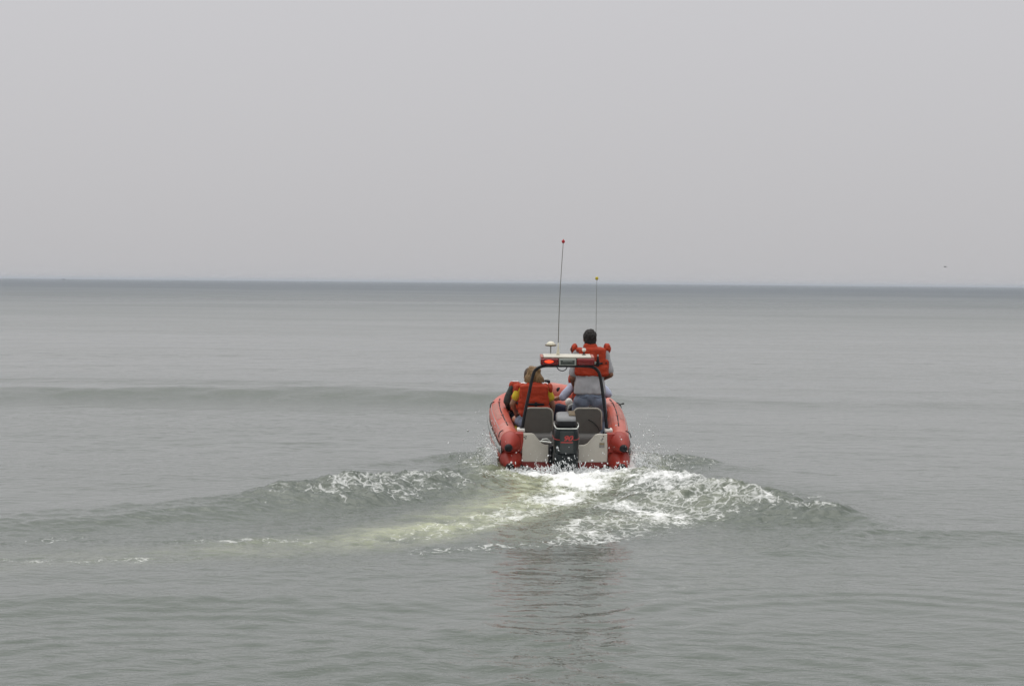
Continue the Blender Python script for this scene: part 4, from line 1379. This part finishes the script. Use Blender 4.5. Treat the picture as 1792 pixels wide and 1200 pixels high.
for sx in (-0.222, 0.236):
    skinned('shoulder_pad', [ellipsoid((sx, 0.02, 0.590), (0.048, 0.085, 0.080), 16, 12)], M['vest'], ve, 0.010, 2, 0.010, 18)
for sx in (-0.135, 0.165):
    solid('reflective_patch', rbox((sx, -0.055, 0.672), (0.045, 0.035, 0.006), 0.005, rot=Matrix.Rotation(0.35, 3, 'X') @ Matrix.Rotation(0.25 if sx > 0 else -0.25, 3, 'Y')), M['reflect'], ve)
belt('belt', (0.007, 0.01), 0.228, 0.180, 0.375, 0.017, M['black'], ve)
solid('buckle', rbox((0.035, -0.172, 0.378), (0.020, 0.010, 0.030), 0.008), M['black'], ve)

# --- the passenger in the pale blue shirt, ahead of the helmsman
p3 = person_root((0.46, 2.15, 0.25))
tag(p3, 'seated person in pale blue shirt mostly hidden beyond the standing one', 'person')
HC = Vector((0.03, 0.04, 0.765))
shl = [Vector((-0.19, 0.0, 0.575)), Vector((0.19, 0.0, 0.575))]
elb = [Vector((-0.365, -0.05, 0.385)), Vector((0.315, -0.06, 0.43))]
wri = [Vector((-0.480, 0.0, 0.345)), Vector((0.26, 0.20, 0.36))]
hips = [Vector((-0.10, 0.0, 0.085)), Vector((0.10, 0.0, 0.085))]
knees = [Vector((-0.42, 0.12, 0.20)), Vector((0.16, 0.42, 0.14))]
ank = [Vector((-0.44, 0.25, -0.15)), Vector((0.16, 0.48, -0.15))]
P = head_prims(HC, I3, 1.0)
P += [capsule((0, -0.01, 0.57), HC + Vector((0, -0.03, -0.08)), 0.06, 0.055), ellipsoid((0, 0, 0.44), (0.17, 0.105, 0.19)), ellipsoid((0, 0, 0.26), (0.15, 0.11, 0.18)), ellipsoid((0, 0, 0.11), (0.175, 0.125, 0.11))]
for k in range(2):
    P += [capsule((0, 0, 0.58), shl[k], 0.06, 0.056), capsule(shl[k], elb[k], 0.050, 0.043), capsule(elb[k], wri[k], 0.044, 0.029),
          capsule(hips[k], knees[k], 0.085, 0.060), capsule(knees[k], ank[k], 0.056, 0.040), capsule(ank[k], ank[k] + Vector((0, 0.14, -0.045)), 0.038, 0.03)]
hand(P, wri[0], (-0.35, 0.6, -0.15), (0, 0, 1), 1, 1.05, 0.9)
hand(P, wri[1], (-0.2, 0.9, -0.1), (0.3, 0, 1), -1, 1.05, 0.9)
body = skinned('body', P, M['skin'], p3, 0.009, 4)
eyes(HC, I3, body)
skinned('hair', [ellipsoid(HC + Vector((0, -0.012, 0.020)), (0.094, 0.108, 0.110)), ellipsoid(HC + Vector((0, -0.045, -0.03)), (0.084, 0.062, 0.08))], M['hair_brown'], p3, 0.010, 3, 0.006, 22)
sp = [ellipsoid((0, 0, 0.44), (0.185, 0.120, 0.19)), ellipsoid((0, 0, 0.25), (0.175, 0.130, 0.18)), capsule((-0.07, 0, 0.58), (0.07, 0, 0.58), 0.070, 0.070)]
for k in range(2):
    sp += [capsule(shl[k], elb[k], 0.066, 0.064)]
skinned('shirt', sp, M['blueshirt'], p3, 0.011, 4, 0.010, 9)
skinned('trousers', [ellipsoid((0, 0.0, 0.105), (0.19, 0.14, 0.115))] + [capsule(hips[k], knees[k], 0.100, 0.080) for k in range(2)] + [capsule(knees[k], ank[k], 0.078, 0.062) for k in range(2)], M['navy'], p3, 0.012, 4, 0.007, 10)
for k in range(2):
    solid('shoe', rbox(ank[k] + Vector((0, 0.05, -0.045)), (0.045, 0.125, 0.035), 0.03), M['shoe'], p3)
vp = [rbox((0, -0.105, 0.44), (0.195, 0.050, 0.20), 0.045), rbox((-0.145, 0.0, 0.625), (0.060, 0.105, 0.035), 0.03), rbox((0.145, 0.0, 0.625), (0.060, 0.105, 0.035), 0.03),
      rbox((-0.10, 0.135, 0.44), (0.095, 0.055, 0.19), 0.05), rbox((0.10, 0.135, 0.44), (0.095, 0.055, 0.19), 0.05), rbox((-0.18, 0, 0.36), (0.035, 0.13, 0.12), 0.03), rbox((0.18, 0, 0.36), (0.035, 0.13, 0.12), 0.03)]
ve = skinned('life_vest', vp, M['vest'], p3, 0.011, 3, 0.008, 9, (0.7, 1, 1.6))
solid('shoulder_pad', ellipsoid((-0.245, 0.02, 0.64), (0.040, 0.07, 0.085), 16, 12), M['vest'], ve)
solid('shoulder_pad', ellipsoid((0.225, 0.04, 0.60), (0.040, 0.07, 0.072), 16, 12), M['vest'], ve)
belt('belt', (0, 0.01), 0.222, 0.180, 0.36, 0.017, M['black'], ve)

# --- the passenger ahead of the woman, by the port tube
p4 = person_root((-0.49, 1.95, 0.23))
tag(p4, 'seated person in orange vest and dark sleeve beside the left tube, beyond the blond one', 'person')
HC = Vector((0.085, 0.05, 0.745))
shl = [Vector((-0.165, 0.0, 0.570)), Vector((0.19, 0.0, 0.565))]
elb = [Vector((-0.255, -0.03, 0.37)), Vector((0.24, 0.05, 0.34))]
wri = [Vector((-0.20, 0.16, 0.24)), Vector((0.20, 0.22, 0.24))]
hips = [Vector((-0.10, 0.0, 0.085)), Vector((0.10, 0.0, 0.085))]
knees = [Vector((-0.14, 0.42, 0.14)), Vector((0.14, 0.42, 0.14))]
ank = [Vector((-0.14, 0.48, -0.14)), Vector((0.14, 0.48, -0.14))]
P = head_prims(HC, I3, 1.0)
P += [capsule((0.01, -0.01, 0.57), HC + Vector((-0.01, -0.03, -0.08)), 0.058, 0.052), ellipsoid((0, 0, 0.44), (0.165, 0.105, 0.19)), ellipsoid((0, 0, 0.26), (0.145, 0.105, 0.18)), ellipsoid((0, 0, 0.11), (0.175, 0.125, 0.11))]
for k in range(2):
    P += [capsule((0, 0, 0.575), shl[k], 0.06, 0.055), capsule(shl[k], elb[k], 0.050, 0.042), capsule(elb[k], wri[k], 0.043, 0.028),
          capsule(hips[k], knees[k], 0.085, 0.060), capsule(knees[k], ank[k], 0.056, 0.040), capsule(ank[k], ank[k] + Vector((0, 0.14, -0.045)), 0.038, 0.03)]
hand(P, wri[0], (0.2, 0.9, -0.2), (-0.3, 0, 1), 1, 1.0, 0.8)
hand(P, wri[1], (-0.2, 0.9, -0.1), (0.3, 0, 1), -1, 1.0, 0.8)
body = skinned('body', P, M['skin'], p4, 0.009, 4)
eyes(HC, I3, body)
skinned('hair', [ellipsoid(HC + Vector((0, -0.012, 0.020)), (0.094, 0.108, 0.110)), ellipsoid(HC + Vector((0, -0.045, -0.04)), (0.088, 0.065, 0.09))], M['hair_brown'], p4, 0.010, 3, 0.006, 22)
sp = [ellipsoid((0, 0, 0.44), (0.18, 0.118, 0.19)), ellipsoid((0, 0, 0.25), (0.170, 0.125, 0.18)), capsule((-0.07, 0, 0.575), (0.07, 0, 0.575), 0.068, 0.068)]
for k in range(2):
    sp += [capsule(shl[k], elb[k], 0.066, 0.062), capsule(elb[k], elb[k].lerp(wri[k], 0.8), 0.060, 0.050)]
skinned('jacket', sp, M['darkshirt'], p4, 0.011, 4, 0.009, 9)
skinned('trousers', [ellipsoid((0, 0.0, 0.105), (0.19, 0.14, 0.115))] + [capsule(hips[k], knees[k], 0.100, 0.080) for k in range(2)] + [capsule(knees[k], ank[k], 0.078, 0.062) for k in range(2)], M['navy'], p4, 0.012, 4, 0.007, 10)
for k in range(2):
    solid('shoe', rbox(ank[k] + Vector((0, 0.05, -0.045)), (0.045, 0.125, 0.035), 0.03), M['shoe'], p4)
vp = [rbox((0.01, -0.105, 0.43), (0.185, 0.050, 0.20), 0.045), rbox((-0.135, 0.0, 0.625), (0.060, 0.105, 0.035), 0.03), rbox((0.145, 0.0, 0.62), (0.060, 0.105, 0.035), 0.03),
      rbox((-0.10, 0.135, 0.43), (0.095, 0.055, 0.19), 0.05), rbox((0.10, 0.135, 0.43), (0.095, 0.055, 0.19), 0.05), rbox((-0.17, 0, 0.35), (0.035, 0.13, 0.12), 0.03), rbox((0.18, 0, 0.35), (0.035, 0.13, 0.12), 0.03)]
ve = skinned('life_vest', vp, M['vest'], p4, 0.011, 3, 0.008, 9, (0.7, 1, 1.6))
solid('shoulder_pad', ellipsoid((-0.19, 0.03, 0.585), (0.042, 0.07, 0.075), 16, 12), M['vest'], ve)
solid('shoulder_pad', ellipsoid((0.215, 0.03, 0.585), (0.042, 0.07, 0.075), 16, 12), M['vest'], ve)
solid('reflective_patch', rbox((-0.135, -0.03, 0.664), (0.045, 0.05, 0.006), 0.005), M['reflect'], ve)
belt('belt', (0.005, 0.01), 0.218, 0.180, 0.35, 0.017, M['black'], ve)

# --- yellow bag wedged between the woman's legs and the port tube
bag = skinned('dry_bag', [capsule((-0.60, 1.02, 0.30), (-0.60, 1.40, 0.34), 0.085, 0.08), ellipsoid((-0.60, 1.0, 0.32), (0.06, 0.06, 0.07)), capsule((-0.60, 0.95, 0.33), (-0.58, 0.90, 0.38), 0.03, 0.02)], M['yellowtee'], None, 0.011, 3, 0.008, 12)
bag.matrix_world = BM.copy()
tag(bag, 'yellow bag lying inside the left tube beside the blond person', 'bag')

#@@SPRAY
# ------------------------------------------------------------------ spray thrown up by the boat
_t = (1 + 5 ** 0.5) / 2
ICO_V = np.array([(-1, _t, 0), (1, _t, 0), (-1, -_t, 0), (1, -_t, 0), (0, -1, _t), (0, 1, _t), (0, -1, -_t), (0, 1, -_t), (_t, 0, -1), (_t, 0, 1), (-_t, 0, -1), (-_t, 0, 1)]) / math.hypot(1, _t)
ICO_F = np.array([(0, 11, 5), (0, 5, 1), (0, 1, 7), (0, 7, 10), (0, 10, 11), (1, 5, 9), (5, 11, 4), (11, 10, 2), (10, 7, 6), (7, 1, 8), (3, 9, 4), (3, 4, 2), (3, 2, 6), (3, 6, 8), (3, 8, 9), (4, 9, 5), (2, 4, 11), (6, 2, 10), (8, 6, 7), (9, 8, 1)])


def droplets(name, pts, label, cat=None):
    """pts: rows of x, y, z, radius, stretch vector (3)"""
    A = np.array(pts)
    n = len(A)
    V = ICO_V[None] * A[:, 3, None, None]
    V = V * (1 + 0.35 * rng.standard_normal((n, 12, 1)))
    V = V + A[:, None, 4:7] * (ICO_V[None] @ (A[:, 4:7] / (np.linalg.norm(A[:, 4:7], axis=1, keepdims=True) + 1e-9))[:, :, None])
    V = V + A[:, None, :3]
    Fc = (ICO_F[None] + (np.arange(n) * 12)[:, None, None]).reshape(-1, 3)
    me = bpy.data.meshes.new(name)
    me.from_pydata(V.reshape(-1, 3).tolist(), [], Fc.tolist())
    me.update()
    o = link(name, me, M['drop'])
    tag(o, label, cat, kind='stuff')
    return o


def boat_pt(x, y, z):
    p = BM @ Vector((x, y, 0))
    return (p.x, p.y, z)


pts = []
g = lambda s=1.0: rng.normal(0, s)


def drop(x, y, z, r, st=(0, 0, 0)):
    if z > -0.02:
        pts.append((*boat_pt(x, y, z), r, *st))


# fans at both quarters
for k in range(3200):
    t = abs(g(1.0))
    y = rng.uniform(-0.35, 1.0)
    out = rng.exponential(0.10)
    h = rng.exponential(0.085) * (1.2 - 0.4 * y)
    drop(-0.955 - out * 0.9, y, 0.02 + h, min(0.013, 0.002 + rng.exponential(0.0026)), (g(.004), g(.004), abs(g(.008))))
for k in range(2600):
    y = rng.uniform(-0.5, 0.7)
    out = rng.exponential(0.15)
    h = rng.exponential(0.075) * (1.1 - 0.3 * y)
    drop(0.965 + out, y, 0.02 + h, min(0.012, 0.002 + rng.exponential(0.0025)), (g(.004), g(.004), abs(g(.007))))
# fine mist
for k in range(3000):
    sg = -1 if k % 2 else 1
    drop(sg * (0.98 + rng.exponential(0.13)), rng.uniform(-0.4, 0.9), 0.01 + rng.exponential(0.10), 0.0012 + rng.exponential(0.0012))
# high thin scatter
for k in range(160):
    drop(-1.05 - rng.exponential(0.12), rng.uniform(-0.2, 0.8), 0.12 + rng.exponential(0.14), 0.0025 + rng.exponential(0.0018))
for k in range(190):
    drop(1.12 + rng.exponential(0.14), rng.uniform(-0.3, 0.6), 0.10 + rng.exponential(0.17), 0.0025 + rng.exponential(0.0020))
# crown at the transom and round the motor leg
for k in range(1000):
    x = rng.uniform(-0.92, 1.0)
    h = rng.exponential(0.026 + 0.03 * math.exp(-(x / 0.25) ** 2))
    drop(x, -0.55 - rng.exponential(0.18), 0.0 + h, min(0.015, 0.003 + rng.exponential(0.0030)), (g(.004), g(.004), abs(g(.010))))
for k in range(14):                               # tongues of water leaping round the motor
    x0, a = g(0.16), g(0.5)
    h = rng.uniform(0.05, 0.17)
    for q in range(7):
        s = q / 6
        drop(x0 + math.sin(a) * h * s, -0.60 - 0.08 * s, 0.0 + h * s, 0.010 * (1 - 0.5 * s), (0.004 * math.sin(a), 0, 0.010))
for k in range(60):
    drop(rng.uniform(-0.9, 1.0), -0.50 - rng.uniform(0, .2), 0.10 + rng.exponential(0.11), 0.004 + rng.exponential(0.003))
droplets('spray', pts, 'white spray thrown up round the stern and the sides of the boat')

# ------------------------------------------------------------------ far specks: a boat under the horizon, a gull
fb_p = at_z(112, 489.6, 0.0)
far = empty('motor_boat', Matrix.Translation((fb_p.x, fb_p.y, 0)) @ Matrix.Rotation(R(82), 4, 'Z'))
tag(far, 'tiny dark motor boat far off just under the horizon', 'boat')


def build_far_boat(par, s):
    V, Fc = [], []
    st = [(-3.2, 1.2, 0.9), (-1.5, 1.35, 0.95), (0.5, 1.35, 1.05), (2.2, 0.9, 1.25), (3.4, 0.05, 1.5)]
    for (y, w, h) in st:
        V += [Vector((-w, y, h)), Vector((-w * 0.75, y, -0.1)), Vector((w * 0.75, y, -0.1)), Vector((w, y, h))]
    for i in range(4):
        for k in range(3):
            Fc.append((i * 4 + k, i * 4 + k + 1, (i + 1) * 4 + k + 1, (i + 1) * 4 + k))
        Fc.append((i * 4 + 3, i * 4, (i + 1) * 4, (i + 1) * 4 + 3))
    Fc += [(3, 2, 1, 0), (16, 17, 18, 19)]
    solid('hull', ([p * s for p in V], Fc), M['farboat'], par, False)
    cb = bevelled('cabin', ([p * s for p in prism([(-0.95, 0.9), (-0.8, 2.3), (0.8, 2.3), (0.95, 0.9)], -1.0, 1.2)[0]], prism([(-0.95, 0.9), (-0.8, 2.3), (0.8, 2.3), (0.95, 0.9)], -1.0, 1.2)[1]), M['farwhite'], par, 0.1 * s)
    solid('mast', sweep([Vector((0, -0.6, 2.3)) * s, Vector((0, -0.6, 3.6)) * s], 0.06 * s, 6), M['farboat'], cb)


build_far_boat(far, 1.0)

gp_ = at_y(1654, 467, 320.0)
gull = empty('gull', Matrix.Translation(gp_) @ Matrix.Rotation(R(65), 4, 'Z'))
tag(gull, 'small grey gull flying low over the horizon at right', 'bird')
solid('body', sweep([(0, -0.22, 0.0), (0, -0.17, 0.0), (0, -0.05, 0.0), (0, 0.08, 0.01), (0, 0.15, 0.03), (0, 0.20, 0.03), (0, 0.25, 0.02)], [0.015, 0.035, 0.06, 0.055, 0.032, 0.03, 0.004], 12), M['gull'], gull)
for sg in (-1, 1):
    ol = [(0.03, 0.07), (0.18, 0.11), (0.36, 0.08), (0.60, -0.10), (0.40, -0.04), (0.20, -0.06), (0.03, -0.08)]
    hz = lambda x: 0.10 * math.sin(min(x, 0.36) / 0.36 * 1.4) - 0.16 * max(0, x - 0.36)
    V = [Vector((sg * x, y, hz(x) + 0.012)) for x, y in ol] + [Vector((sg * x, y, hz(x) - 0.006)) for x, y in ol]
    n = len(ol)
    Fc = [tuple(range(n)), tuple(range(2 * n - 1, n - 1, -1))] + [(i, i + n, (i + 1) % n + n, (i + 1) % n) for i in range(n)]
    solid('wing', (V, Fc), M['gull'], gull, False)
solid('tail', prism([(-0.03, 0.0), (0.03, 0.0), (0.03, 0.012), (-0.03, 0.012)], -0.32, -0.18), M['gull'], gull, False)

# ------------------------------------------------------------------ sea haze
hz_me = bpy.data.meshes.new('haze')
hb = bmesh.new()
bmesh.ops.create_cube(hb, size=1.0)
hb.to_mesh(hz_me)
hb.free()
haze = bpy.data.objects.new('haze', hz_me)
col.objects.link(haze)
haze.scale = (92000, 92000, 9.0)
haze.location = (0, 0, 3.0)
hm = bpy.data.materials.new('sea_haze')
hm.use_nodes = True
ht = hm.node_tree
ht.nodes.clear()
ho = ht.nodes.new('ShaderNodeOutputMaterial')
hv = ht.nodes.new('ShaderNodeVolumePrincipled')
hv.inputs['Color'].default_value = (0.80, 0.86, 0.94, 1)
hv.inputs['Density'].default_value = 0.00017
hv.inputs['Anisotropy'].default_value = 0.2
ht.links.new(hv.outputs[0], ho.inputs['Volume'])
hm.cycles.homogeneous_volume = True
hz_me.materials.append(hm)
tag(haze, 'thin pale sea haze softening the horizon', kind='stuff')
